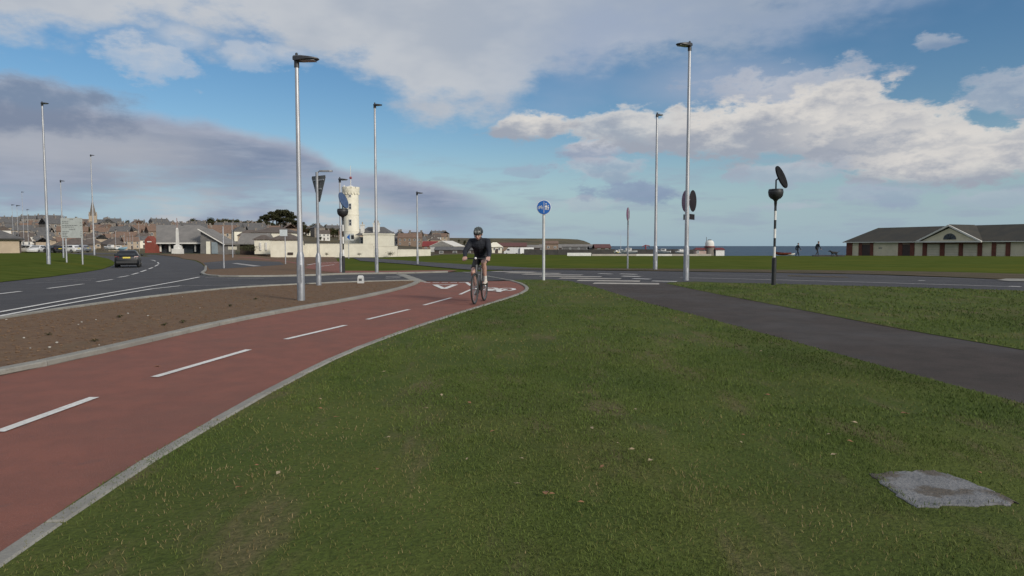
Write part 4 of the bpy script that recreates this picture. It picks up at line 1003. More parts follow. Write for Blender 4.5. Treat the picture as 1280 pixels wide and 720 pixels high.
def cyclist():
    t = thing('person', 'cyclist in dark jacket, black shorts and dark helmet riding towards the lawn tip', 'person', BIKE_LOC, BIKE_RZ)
    sk, jk, shs, sho, so, ey, lp = range(7)
    S = []
    pel = (0, .24, 1.02); wst = (0, .33, 1.15); che = (0, .47, 1.31); nb = (0, .555, 1.44)
    S += [((-.06, .24, 1.03), .115, (.06, .24, 1.03), .115, shs), (pel, .135, wst, .14, jk, (1.25, 1)), (wst, .142, che, .16, jk, (1.2, .95)), ((-.1, .48, 1.32), .125, (.1, .48, 1.32), .125, jk), (che, .14, nb, .07, jk), ((-.15, .52, 1.385), .07, (.15, .52, 1.385), .07, jk), (nb, .058, (0, .62, 1.50), .055, sk)]
    # arms: +x is the rider's right
    for s_ in (-1, 1):
        sh, el, wr = (.185*s_, .53, 1.375), ((.305 if s_ > 0 else .25)*s_, .62, 1.15), (.268*s_, .775, 1.035)
        S += [(sh, .076, el, .058, jk), (el, .057, wr, .040, jk)]
        S += hand_segs(wr, (-.02*s_, .9, -.25), (1*s_, -.25, 0), (0, .1, -1), sk, 1.0, -1)
    # legs: left foot on the raised forward pedal, right foot down and back
    def leg(s_, knee, ankle, toe, heel):
        hip = (.09*s_, .27, 1.0); k0 = Vector(knee); h0 = Vector(hip); mid = h0.lerp(k0, .72)
        S.append((hip, .098, tuple(mid), .078, shs)); S.append((tuple(h0.lerp(k0, .74)), .068, knee, .056, sk))
        a0 = Vector(ankle); cf = k0.lerp(a0, .32)+Vector((0, -.02, 0))
        S.append((knee, .054, tuple(cf), .056, sk)); S.append((tuple(cf), .056, tuple(k0.lerp(a0, .78)), .037, sk)); S.append((tuple(k0.lerp(a0, .8)), .040, ankle, .038, so))
        S.append((heel, .037, toe, .034, sho, (1.15, .9))); S.append((ankle, .038, heel, .038, sho)); S.append((ankle, .034, tuple(Vector(heel).lerp(Vector(toe), .5)), .036, sho))
    leg(-1, (-.125, .68, .90), (-.13, .50, .525), (-.135, .63, .445), (-.13, .45, .465))
    leg(1, (.12, .64, .69), (.13, .27, .30), (.135, .37, .205), (.13, .21, .235))
    hc = Vector((0, .655, 1.535)); S += head_segs(hc, (0.02, .93, -.36), (0, .36, .93), (sk, ey, lp))
    make_body('body', S, [M_skin, M_jacket, M_shorts, M_shoe, M_sock, M_eye, M_lip], 0.0075, t)
    # helmet with raised ribs
    Mh = Matrix.Rotation(R(-21), 3, 'X'); mb = MB(); rr = []
    M_hel = pmat('helmet_shell', (.022, .024, .024), (.035, .038, .036), 14, .35); M_rib = pmat('helmet_rib', (.10, .115, .105), (.07, .08, .075), 14, .4)
    c = hc+Vector((0, -.008, .048))
    for i in range(8):
        th = math.pi/2*i/7; q = max(.04, math.cos(th)); rr.append([c+Mh@Vector((.106*q*math.cos(g), .140*q*math.sin(g)-(.02*q if math.sin(g) < 0 else 0), .105*math.sin(th)-(.02 if i == 0 else 0))) for g in [2*math.pi*j/20 for j in range(20)]])
    mb.quadring(rr); he = mb.build('helmet', M_hel, t, True)
    for xo in (-.066, -.034, 0, .034, .066):
        pts = []
        for j in range(9):
            g = R(8)+R(164)*j/8; k = math.sqrt(max(.05, 1-(xo/.106)**2)); pts.append(c+Mh@Vector((xo, .146*k*math.cos(g), .112*k*math.sin(g))))
        mb = MB(); mb.tube(pts, .009, 6); mb.build('vent_rib', M_rib, he, True)
    mb = MB(); mb.tube([c+Mh@Vector((-.098, .03, -.01)), hc+Vector((-.06, .05, -.1)), hc+Vector((0, .065, -.125)), hc+Vector((.06, .05, -.1)), c+Mh@Vector((.098, .03, -.01))], .006, 6); mb.build('chin_strap', M_black, he, True)
cyclist()

def walker(px, depth, ytop, yfoot, rz, label, bend=0.0, phase=1.0, hat=False):
    z0 = zat(px, yfoot, depth); H = zat(px, ytop, depth)-z0; p = at(px, depth); k = H/1.74
    t = thing('person', label, 'person', (p.x, p.y, T(p.x, p.y)-.02), rz); t.scale = (k, k, k)
    sk, jk, tr, sho, ey, lp, hr = range(7); S = []
    ln = .05+bend*.12
    S += [((-.07, 0, .93), .12, (.07, 0, .93), .12, tr), ((0, 0, .95), .13, (0, ln*.5, 1.15), .13, jk, (1.2, 1)), ((0, ln*.5, 1.12), .14, (0, ln, 1.32), .15, jk, (1.2, .95)), ((-.14, ln, 1.40), .075, (.14, ln, 1.40), .075, jk), ((0, ln, 1.38), .12, (0, ln*1.3, 1.48), .06, jk), ((0, ln*1.3, 1.46), .055, (0, ln*1.7, 1.54), .053, sk)]
    for s_ in (-1, 1):
        sw = .22*s_*phase
        sh, el, wr = (.20*s_, ln, 1.39), (.25*s_, ln+sw*.5-.03, 1.13), (.235*s_, ln+sw+.06, .90)
        S += [(sh, .068, el, .052, jk), (el, .05, wr, .038, jk)]
        S += hand_segs(wr, (0, .2, -1), (0, 1, 0.2), (-.8*s_, .3, -.3), sk, 1.0, 1)
        f = -.30*s_*phase; kn = (.10*s_, f*.45+.08, .52); an = (.10*s_, f, .10+(.06 if f < 0 else 0))
        S += [((.09*s_, 0, .92), .095, kn, .066, tr), (kn, .064, an, .048, tr), (an, .045, (an[0], an[1]-.05, .05+(.05 if f < 0 else 0)), .042, sho), ((an[0], an[1]-.05, .045+(.05 if f < 0 else 0)), .042, (an[0], an[1]+.16, .038), .036, sho)]
    hc = Vector((0, ln*2.0, 1.62)); S += head_segs(hc, (0, 1, -.1-bend*.5), (0, .1, 1), (sk, ey, lp))
    S.append((tuple(hc+Vector((0, -.03, .05))), .093, tuple(hc+Vector((0, -.01, .065))), .088, hr))
    make_body('body', S, [M_skin, M_jacket, pmat('dark_trousers', (.02, .022, .03), (.03, .032, .04), 9, .8), M_black, M_eye, M_lip, M_hair], 0.014, t, 3)
    return t
walker(997, 94, 301.7, 318.4, R(-75), 'walker in dark clothes striding along the sea front beside a low white boat')
walker(1021.5, 92, 299.6, 318.6, R(-80), 'walker in long dark coat on the sea front, followed by a black dog', .3, .8)
def dog():
    p = at(1043, 93); k = 1.15
    t = thing('dog', 'black dog walking on the sea front near the brick building', 'dog', (p.x, p.y, T(p.x, p.y)-.03), R(80)); t.scale = (k, k, k)
    S = [((0, -.28, .46), .115, (0, .22, .48), .14, 0), ((0, .18, .50), .14, (0, .30, .54), .10, 0), ((0, .28, .54), .085, (0, .46, .66), .07, 0), ((0, .46, .68), .075, (0, .54, .66), .06, 0), ((0, .54, .65), .045, (0, .66, .62), .034, 0),
         ((.05, .45, .73), .025, (.07, .42, .66), .018, 0), ((-.05, .45, .73), .025, (-.07, .42, .66), .018, 0), ((0, -.34, .50), .03, (0, -.52, .58), .02, 0), ((0, -.52, .58), .02, (0, -.62, .68), .013, 0)]
    for s_ in (-1, 1):
        f = .07*s_
        S += [((.08*s_, .20, .42), .06, (.08*s_, .19+f, .24), .036, 0), ((.08*s_, .19+f, .24), .034, (.08*s_, .21+f, .05), .026, 0), ((.08*s_, .21+f, .035), .028, (.08*s_, .26+f, .03), .024, 0)]
        S += [((.08*s_, -.26, .42), .085, (.085*s_, -.18-f, .30), .05, 0), ((.085*s_, -.18-f, .30), .046, (.085*s_, -.34-f, .19), .03, 0), ((.085*s_, -.34-f, .19), .028, (.085*s_, -.31-f, .05), .024, 0), ((.085*s_, -.31-f, .035), .027, (.085*s_, -.25-f, .03), .022, 0)]
    make_body('body', S, [pmat('black_fur', (.014, .013, .013), (.025, .023, .022), 25, .8)], 0.012, t, 3)
dog()

# ------------------------------------------------------------------ vehicles
M_tyre = pmat('car_tyre', (.02, .02, .02), (.03, .03, .03), 20, .85); M_alloy = pmat('alloy_wheel', (.32, .32, .33), (.25, .25, .26), 15, .35, metal=.7)
M_glass = pmat('car_glass', (.02, .024, .028), (.03, .034, .04), 4, .08); M_tail = pmat('tail_lamp', (.30, .015, .012), (.22, .01, .01), 12, .25)
M_plate = pmat('yellow_plate', (.62, .50, .05), (.56, .45, .04), 12, .45); M_trim = pmat('black_trim', (.02, .02, .021), (.028, .028, .03), 12, .6)
def car_mesh_parts(paint, W=1.74, L_=4.1, H=1.38):
    """local: forward +Y, origin on the ground at the car's centre; returns list of (name, mesh, children)"""
    parts = []; hw = W/2
    secs = []   # y, half width low, half width shoulder, z bottom, z shoulder(belt)
    for y, k, zb, zs in ((-L_*.5, .80, .34, .62), (-L_*.485, .93, .25, .86), (-L_*.44, .985, .20, .93), (-L_*.30, 1.0, .19, .95), (0, 1.0, .19, .92), (L_*.22, .995, .19, .90), (L_*.33, .98, .20, .86), (L_*.44, .93, .22, .74), (L_*.485, .85, .26, .62), (L_*.5, .68, .36, .52)):
        secs.append([Vector((x*hw*k, y, z)) for x, z in ((-.86, zb), (-.98, zb+.12), (-1.0, zb+(zs-zb)*.55), (-.97, zs-.05), (-.88, zs), (.88, zs), (.97, zs-.05), (1.0, zb+(zs-zb)*.55), (.98, zb+.12), (.86, zb))])
    mb = MB(); mb.quadring(secs); parts.append(('body', mb.mesh('body', paint, True), []))
    cab = []
    for y, k, z in ((-L_*.455, .82, .90), (-L_*.43, .80, 1.02), (-L_*.36, .70, H-.07), (-L_*.28, .66, H-.01), (-L_*.05, .67, H), (L_*.07, .69, H-.05), (L_*.2, .80, 1.05), (L_*.27, .86, .88)):
        zl = .87
        cab.append([Vector((x*hw*kk, y, zz)) for x, kk, zz in ((-1, .90, zl), (-1, (k+.9)/2+.02, (zl+z)/2), (-1, k, z-.05), (-.85, k, z), (.85, k, z), (1, k, z-.05), (1, (k+.9)/2+.02, (zl+z)/2), (1, .90, zl))])
    mb = MB(); mb.quadring(cab); parts.append(('cabin', mb.mesh('cabin', paint, True), []))
    def quad(name, pts, m, n): mb = MB(); mb.prism(pts, Vector(n)*.012); parts.append((name, mb.mesh(name, m), []))
    yb, yt = -L_*.452, -L_*.362
    quad('rear_window', [Vector((-hw*.74, yb+.005, .95)), Vector((hw*.74, yb+.005, .95)), Vector((hw*.63, yt-.012, H-.13)), Vector((-hw*.63, yt-.012, H-.13))], M_glass, (0, -1, .5))
    quad('windscreen', [Vector((-hw*.78, L_*.245, .93)), Vector((hw*.78, L_*.245, .93)), Vector((hw*.64, L_*.085, H-.09)), Vector((-hw*.64, L_*.085, H-.09))], M_glass, (0, 1, .8))
    for s_ in (-1, 1):
        for y0, y1, y2, y3 in ((-.36, -.14, -.13, -.31), (-.12, .13, .06, -.11)):
            quad('side_window', [Vector((s_*hw*.915, L_*y0, .95)), Vector((s_*hw*.915, L_*y1, .95)), Vector((s_*hw*.715, L_*y2, H-.11)), Vector((s_*hw*.715, L_*y3, H-.11))], M_glass, (s_, 0, .2))
        quad('tail_lamp', [Vector((s_*hw*.62, -L_*.492, .70)), Vector((s_*hw*.92, -L_*.475, .70)), Vector((s_*hw*.92, -L_*.466, .90)), Vector((s_*hw*.62, -L_*.482, .88))], M_tail, (0, -1, 0))
        quad('headlight', [Vector((s_*hw*.5, L_*.487, .56)), Vector((s_*hw*.86, L_*.462, .58)), Vector((s_*hw*.86, L_*.45, .70)), Vector((s_*hw*.5, L_*.478, .67))], M_glassl, (0, 1, .1))
        mb = MB(); mb.ellip((s_*(hw+.09), L_*.17, .98), (.10, .06, .075), 10, 6); parts.append(('wing_mirror', mb.mesh('wing_mirror', paint, True), []))
        for y in (-L_*.30, L_*.31):
            tm = MB(); tm.quadring([[Vector((s_*x, y+r_*math.cos(g), .31+r_*math.sin(g))) for g in [2*math.pi*j/20 for j in range(20)]] for x, r_ in ((hw-.21, .29), (hw-.19, .31), (hw-.02, .31), (hw+.004, .29))])
            rm = MB(); rm.quadring([[Vector((s_*x, y+r_*math.cos(g), .31+r_*math.sin(g))) for g in [2*math.pi*j/16 for j in range(16)]] for x, r_ in ((hw-.03, .20), (hw+.008, .20), (hw+.012, .06))])
            parts.append(('wheel', tm.mesh('wheel', M_tyre, True), [('rim', rm.mesh('rim', M_alloy, True))]))
    quad('rear_bumper', [Vector((-hw*.82, -L_*.502, .36)), Vector((hw*.82, -L_*.502, .36)), Vector((hw*.82, -L_*.502, .52)), Vector((-hw*.82, -L_*.502, .52))], M_trim, (0, -1, 0))
    quad('number_plate', [Vector((-.26, -L_*.496, .74)), Vector((.26, -L_*.496, .74)), Vector((.26, -L_*.492, .85)), Vector((-.26, -L_*.492, .85))], M_plate, (0, -1.6, 0))
    return parts
def car(parts, name, label, p, rz, group=None, s=1.0):
    t = thing(name, label, 'car', p, rz, group); t.scale = (s, s, s)
    for nm, me, ch in parts:
        o = link(nm, me, t)
        for n2, m2 in ch: link(n2, m2, o)
    return t
paint_dark = pmat('dark_car_paint', (.010, .011, .014), (.013, .014, .017), 3, .35, spec=.3); paint_white = pmat('white_car_paint', (.68, .68, .67), (.62, .62, .61), 3, .3); paint_grey = pmat('silver_car_paint', (.36, .37, .39), (.3, .31, .33), 3, .3, metal=.4)
CD, CW, CG = car_mesh_parts(paint_dark), car_mesh_parts(paint_white), car_mesh_parts(paint_grey)
pc = G(160.8, 334.6); pc = pc + Vector((pc.x, pc.y, 0)).normalized()*1.9
car(CD, 'car', 'dark hatchback with yellow rear number plate driving away round the road bend', pc, R(26))
for (px, dep, pr_, lb, rz) in ((35, 118, CW, 'white car parked beside the tan walled building at the car park', 70), (46.5, 117, CW, 'white car in the middle of the car park row, nose to the verge', 190), (67, 116, CD, 'dark car parked in the car park row behind the tall verge lamp post', 60), (86, 122, CW, 'white car parked behind the posts of the direction board', 80), (98, 126, CG, 'silver car parked just past the direction board', 80), (30, 128, CG, 'silver car in the second car park row by the tan building', 95)):
    p = at(px, dep); p.z = TV(p.x, p.y) if False else T(p.x, p.y)+.35
    car(pr_, 'parked_car', lb, p, R(rz))

# ------------------------------------------------------------------ buildings
M_slate = pmat('slate_roof', (.088, .086, .086), (.125, .118, .112), 1.2, .75, .4, 6)
M_terra = pmat('terracotta_roof', (.19, .12, .085), (.15, .098, .072), 1.2, .85, .4, 6)
M_redroof = pmat('red_metal_roof', (.21, .028, .025), (.17, .025, .022), 1.0, .6)
M_greyroof = pmat('grey_tile_roof', (.205, .19, .175), (.165, .155, .145), .5, .85, .5, 5)
M_brownroof = pmat('brown_tile_roof', (.115, .092, .078), (.088, .07, .06), 1.0, .85, .4, 6)
M_cream = pmat('cream_harling', (.78, .74, .61), (.70, .66, .54), .7, .9, .2, 12)
M_offw = pmat('white_harling', (.70, .68, .63), (.60, .58, .54), .7, .9, .2, 12)
M_tan = pmat('tan_stone', (.42, .34, .25), (.33, .265, .195), .9, .9, .3, 8)
M_brick = pmat('brown_brick', (.25, .18, .13), (.19, .135, .10), 2.0, .9, .3, 12)
M_redbrick = pmat('red_brick', (.24, .06, .04), (.19, .05, .035), 2.0, .9, .3, 12)
M_stone = pmat('grey_stone', (.24, .21, .18), (.17, .15, .13), 1.0, .9, .4, 8)
M_win = pmat('window_pane', (.035, .042, .05), (.055, .065, .075), .6, .12)
M_frame = pmat('window_frame_white', (.62, .61, .58), (.55, .54, .52), 3, .6)
M_door = pmat('door_dark', (.05, .035, .03), (.07, .05, .04), 3, .6)
WINM = {}
def win_mesh(w_, h):
    k = (round(w_, 2), round(h, 2))
    if k not in WINM:
        mb = MB(); mb.box((0, -.02, 0), (w_, .05, h)); pane = mb.mesh('window', M_win)
        mb = MB()
        for x in (-w_/2, w_/2): mb.box((x, -.035, 0), (.10, .09, h+.1))
        for z in (-h/2, h/2): mb.box((0, -.034, z), (w_-.1, .086, .10))
        mb.box((0, -.05, 0), (w_-.1, .05, .06))
        WINM[k] = (pane, mb.mesh('window_frame', M_frame))
    return WINM[k]
def add_window(root, x, y, z, w_, h, rz=0.0, frame=True):
    a, b = win_mesh(w_, h); o = link('window', a, root, (x, y, z), (0, 0, rz))
    if frame: link('window_frame', b, o)
    return o
def gable_house(name, L_, W, He, Hr, wall, roof, wins, chim=(), hip=0.0, door=None, base=-1.5, chm=None, label='', cat='house'):
    """length along x, front faces -y, origin at base centre"""
    t = thing(name, label, cat)
    mb = MB(); hl, hw = L_/2, W/2
    mb.quadring([[Vector((x, y, z)) for x, y in ((-hl, -hw), (hl, -hw), (hl, hw), (-hl, hw))] for z in (base, He)])
    if not hip:
        for s_ in (-1, 1): mb.prism([Vector((s_*hl, -hw, He)), Vector((s_*hl, hw, He)), Vector((s_*hl, 0, He+Hr*.97))], (-s_*.25, 0, 0))
    mb.build('wall', wall, t)
    e = .35; r = MB(); zs = He-.08
    rl = hl+(.15 if not hip else e)
    ridge = hl+.15 if not hip else max(.3, hl-hip)
    A = [Vector((-rl, -hw-e, zs)), Vector((rl, -hw-e, zs)), Vector((rl, hw+e, zs)), Vector((-rl, hw+e, zs))]; B = [Vector((-ridge, 0, He+Hr)), Vector((ridge, 0, He+Hr))]
    up = Vector((0, 0, .16))
    v = A+B+[p+up for p in A+B]; b0 = len(r.v); r.v += [tuple(p) for p in v]
    for f in ((6, 7, 11, 10), (8, 9, 10, 11), (7, 8, 11), (9, 6, 10), (0, 1, 7, 6), (1, 2, 8, 7), (2, 3, 9, 8), (3, 0, 6, 9), (0, 4, 5, 1), (2, 5, 4, 3), (1, 5, 2), (3, 4, 0)): r.f.append(tuple(b0+i for i in f)); r.mi.append(0)
    ro = r.build('roof', roof, t)
    for x in chim:
        c = MB(); c.box((x, 0, He+Hr+.25), (.8, .9, 1.5)); c.box((x, 0, He+Hr+1.05), (.95, 1.05, .14)); ch = c.build('chimney', chm or M_stone, ro)
        for dx in (-.2, .2):
            q = MB(); q.lathe([(.11, 0), (.13, .35), (.10, .4)], 8, (x+dx, 0, He+Hr+1.12)); q.build('chimney_pot', M_terra, ch)
    for (x, z, w_, h) in wins: add_window(t, x, -hw-.01, z, w_, h)
    if door is not None:
        d = MB(); d.box((door, -hw-.02, 1.0), (.95, .08, 2.0)); do = d.build('door', M_door, t)
        d = MB(); d.box((door, -hw-.03, 2.06), (1.15, .1, .12)); d.build('lintel', M_frame, do)
    return t
def place(t, p, rz, s=1.0): t.location = p; t.rotation_euler = (0, 0, rz); t.scale = (s, s, s); return t
def W2(n, L_, z, w_=.9, h=1.3): return [(-L_/2+L_*(i+.5)/n, z, w_, h) for i in range(n)]

# ---- town on the hillside: prototypes, each with its own look, copied
PROTO = []
specs = [('tan stone house with slate roof and end chimneys on the town hillside', 9, 7, 5.0, 2.6, M_tan, M_slate, W2(3, 9, 3.9)+W2(3, 9, 1.5)[::2], (-3.8, 3.8), 0, 'tan slate roofed hillside houses'),
         ('cream harled house with slate roof on the town hillside', 8, 7, 4.8, 2.4, M_cream, M_slate, W2(3, 8, 3.7)+W2(3, 8, 1.5)[::2], (3.3,), 0, 'cream slate roofed hillside houses'),
         ('brown brick terrace with terracotta roof on the town hillside', 15, 8, 5.2, 2.8, M_brick, M_terra, W2(5, 15, 3.9)+W2(5, 15, 1.5)[::2], (-6.5, 0, 6.5), 0, 'brick terraces with terracotta roofs on the hillside'),
         ('low tan bungalow with brown tiled hip roof on the town hillside', 11, 8, 2.8, 2.6, M_tan, M_brownroof, W2(3, 11, 1.5, 1.4, 1.2)[::2], (2.5,), 3.5, 'tan bungalows with brown hip roofs on the hillside'),
         ('grey stone tenement with slate roof and four chimneys on the town hillside', 17, 9, 8.0, 3.0, M_stone, M_slate, W2(6, 17, 6.8)+W2(6, 17, 4.2)+W2(6, 17, 1.6)[::2], (-7.6, -2.5, 2.5, 7.6), 0, 'grey stone tenements on the hillside'),
         ('tan stone house with terracotta roof on the town hillside', 9, 7, 4.6, 2.6, M_tan, M_terra, W2(3, 9, 3.6)+W2(3, 9, 1.4)[::2], (-3.8,), 0, 'tan terracotta roofed hillside houses'),
         ('white harled house with brown tiled roof on the town hillside', 8, 7, 4.8, 2.5, M_offw, M_brownroof, W2(3, 8, 3.7)+W2(3, 8, 1.5)[::2], (3.3, -3.3), 0, 'white brown roofed hillside houses')]
for (lb, L_, W, He, Hr, wm, rm, wins, ch, hip, grp) in specs:
    t = gable_house('hillside_house', L_, W, He, Hr, wm, rm, wins, ch, hip, 0.0, base=-3.0, label=lb); t['group'] = grp; PROTO.append([t, False])
def put_house(k, p, rz, s=1.0):
    t, used = PROTO[k]
    if used: t = copy_tree2(t)
    PROTO[k][1] = True
    return place(t, p, rz, s)
def copy_tree2(o):
    ch = CH.get(o.name)
    if ch is None:
        kids = list(o.children); ch = [(k, list(k.children)) for k in kids]; ch = [(k, [(g, list(g.children)) for g in gs]) for k, gs in ch]; CH[o.name] = ch
    c = o.copy(); col.objects.link(c)
    for k, gs in ch:
        a = k.copy(); col.objects.link(a); a.parent = c
        for g, hs in gs:
            b = g.copy(); col.objects.link(b); b.parent = a
    return c
CH = {}
bpy.context.view_layer.update()
rnd = random.Random(11); HOUSES = []
def try_house(px, dep, k, s=1.0, gap=1.0):
    p = at(px, dep)
    for q, r_ in HOUSES:
        if math.hypot(q.x-p.x, (q.y-p.y)*.55) < (r_+7*s)*.72*gap: return False
    HOUSES.append((p, 7*s)); az = math.atan2(p.x, p.y)
    put_house(k, p, -az+rnd.choice((0, 0, .3, -.3, math.pi/2+.2))*1.0+rnd.uniform(-.1, .1), s); return True
n = 0
for _ in range(2600):
    if n >= 190: break
    dep = 300*(660/300)**(rnd.random()**.8); px = rnd.uniform(-40, 345)
    k = rnd.choices(range(7), (5, 2, 4, 4, 2, 3, 1.5))[0]
    if try_house(px, dep, k, rnd.uniform(.75, 1.0)): n += 1
for _ in range(700):
    if n >= 240: break
    dep = rnd.uniform(380, 950); px = rnd.uniform(345, 565)
    if 425 < px < 490 and dep < 300: continue
    if try_house(px, dep, rnd.choices(range(7), (3, 2, 4, 4, 1, 4, 2))[0], rnd.uniform(.9, 1.15)): n += 1

for _ in range(420):
    if n >= 282: break
    dep = rnd.uniform(205, 300); px = rnd.uniform(22, 182)
    if try_house(px, dep, rnd.choices(range(7), (1, 1, 1, 5, 0, 1, 1))[0], rnd.uniform(.5, .68), .8): n += 1
# ---- church with spire
def church():
    p = at(117.5, 520); t = thing('church', 'brown stone church with tall thin spire above the town', 'church', p, .5)
    m = M_tan; k = 520/F
    top = zat(117.5, 249, 520)-p.z; sb = zat(117.5, 270, 520)-p.z; rf = zat(130, 274.5, 520)-p.z
    mb = MB(); mb.box((0, 0, sb/2-2), (5.2, 5.2, sb+4)); mb.build('tower', m, t)
    mb = MB(); mb.quadring([[Vector((x*r_, y*r_, z)) for x, y in ((1, .41), (.41, 1), (-.41, 1), (-1, .41), (-1, -.41), (-.41, -1), (.41, -1), (1, -.41))] for r_, z in ((2.5, sb), (2.0, sb+2), (.12, top))]); mb.build('spire', pmat('spire_stone', (.20, .17, .14), (.16, .135, .11), 1, .9), t)
    for sx in (-1, 1):
        for sy in (-1, 1): mb = MB(); mb.lathe([(.45, 0), (.4, 1.2), (.04, 3.4)], 6, (sx*2.3, sy*2.3, sb)); mb.build('pinnacle', m, t)
    mb = MB(); mb.box((9.5, 0, (rf-4)/2-2), (14, 9, rf-4+4)); 
    for x in (2.7, 16.3): mb.prism([Vector((x, -4.5, rf-4)), Vector((x, 4.5, rf-4)), Vector((x, 0, rf))], (.2, 0, 0))
    mb.build('nave', m, t)
    mb = MB(); mb.prism([Vector((2.4, -4.9, rf-4.1)), Vector((2.4, 0, rf+.25)), Vector((2.4, 4.9, rf-4.1)), Vector((2.4, 0, rf-.1))], (14.4, 0, 0)); mb.build('roof', M_slate, t)
    for i in range(4): add_window(t, 5+3.2*i, -4.52, rf-7.5, 1.0, 3.2)
church()

# ---- tan flat walled building, far left
def tan_building():
    d = 112; x1 = at(24.2, d).x; x0 = at(-120, d).x; zb = zat(10, 315.4, d); ze = zat(10, 299.2, d); zr = zat(-10, 276, d)
    t = thing('roadside_pavilion', 'tan rendered building with dark hip roof at the verge end', 'building', (x1, d, zb), R(34))
    L_ = 16.0; hl = L_/2; OX = Vector((-hl, 5, 0))
    mb = MB(); mb.box((OX.x, 5, (ze-zb)/2-.4), (L_, 10, ze-zb+.8)); mb.build('wall', pmat('tan_render', (.46, .37, .27), (.40, .32, .235), .8, .9), t)
    h = ze-zb; e = .5; r = zr-zb
    mb = MB(); A = [Vector((-hl-e, -5-e, h)), Vector((hl+e, -5-e, h)), Vector((hl+e, 5+e, h)), Vector((-hl-e, 5+e, h))]
    mb.quadring([[p+OX for p in A], [p+OX+Vector((0, 0, .18)) for p in A], [p+OX for p in (Vector((-hl+5, -.1, r)), Vector((hl-6, -.1, r)), Vector((hl-6, .1, r)), Vector((-hl+5, .1, r)))]]); ro = mb.build('roof', M_slate, t)
    mb = MB(); mb.box((OX.x, -e-.05, h+.06), (L_+2*e, .1, .2)); mb.build('gutter', M_trim, ro)
    mb = MB(); mb.box((.12, .8, .8), (.16, .16, 2.2)); mb.build('drain_pipe', M_door, t)
tan_building()

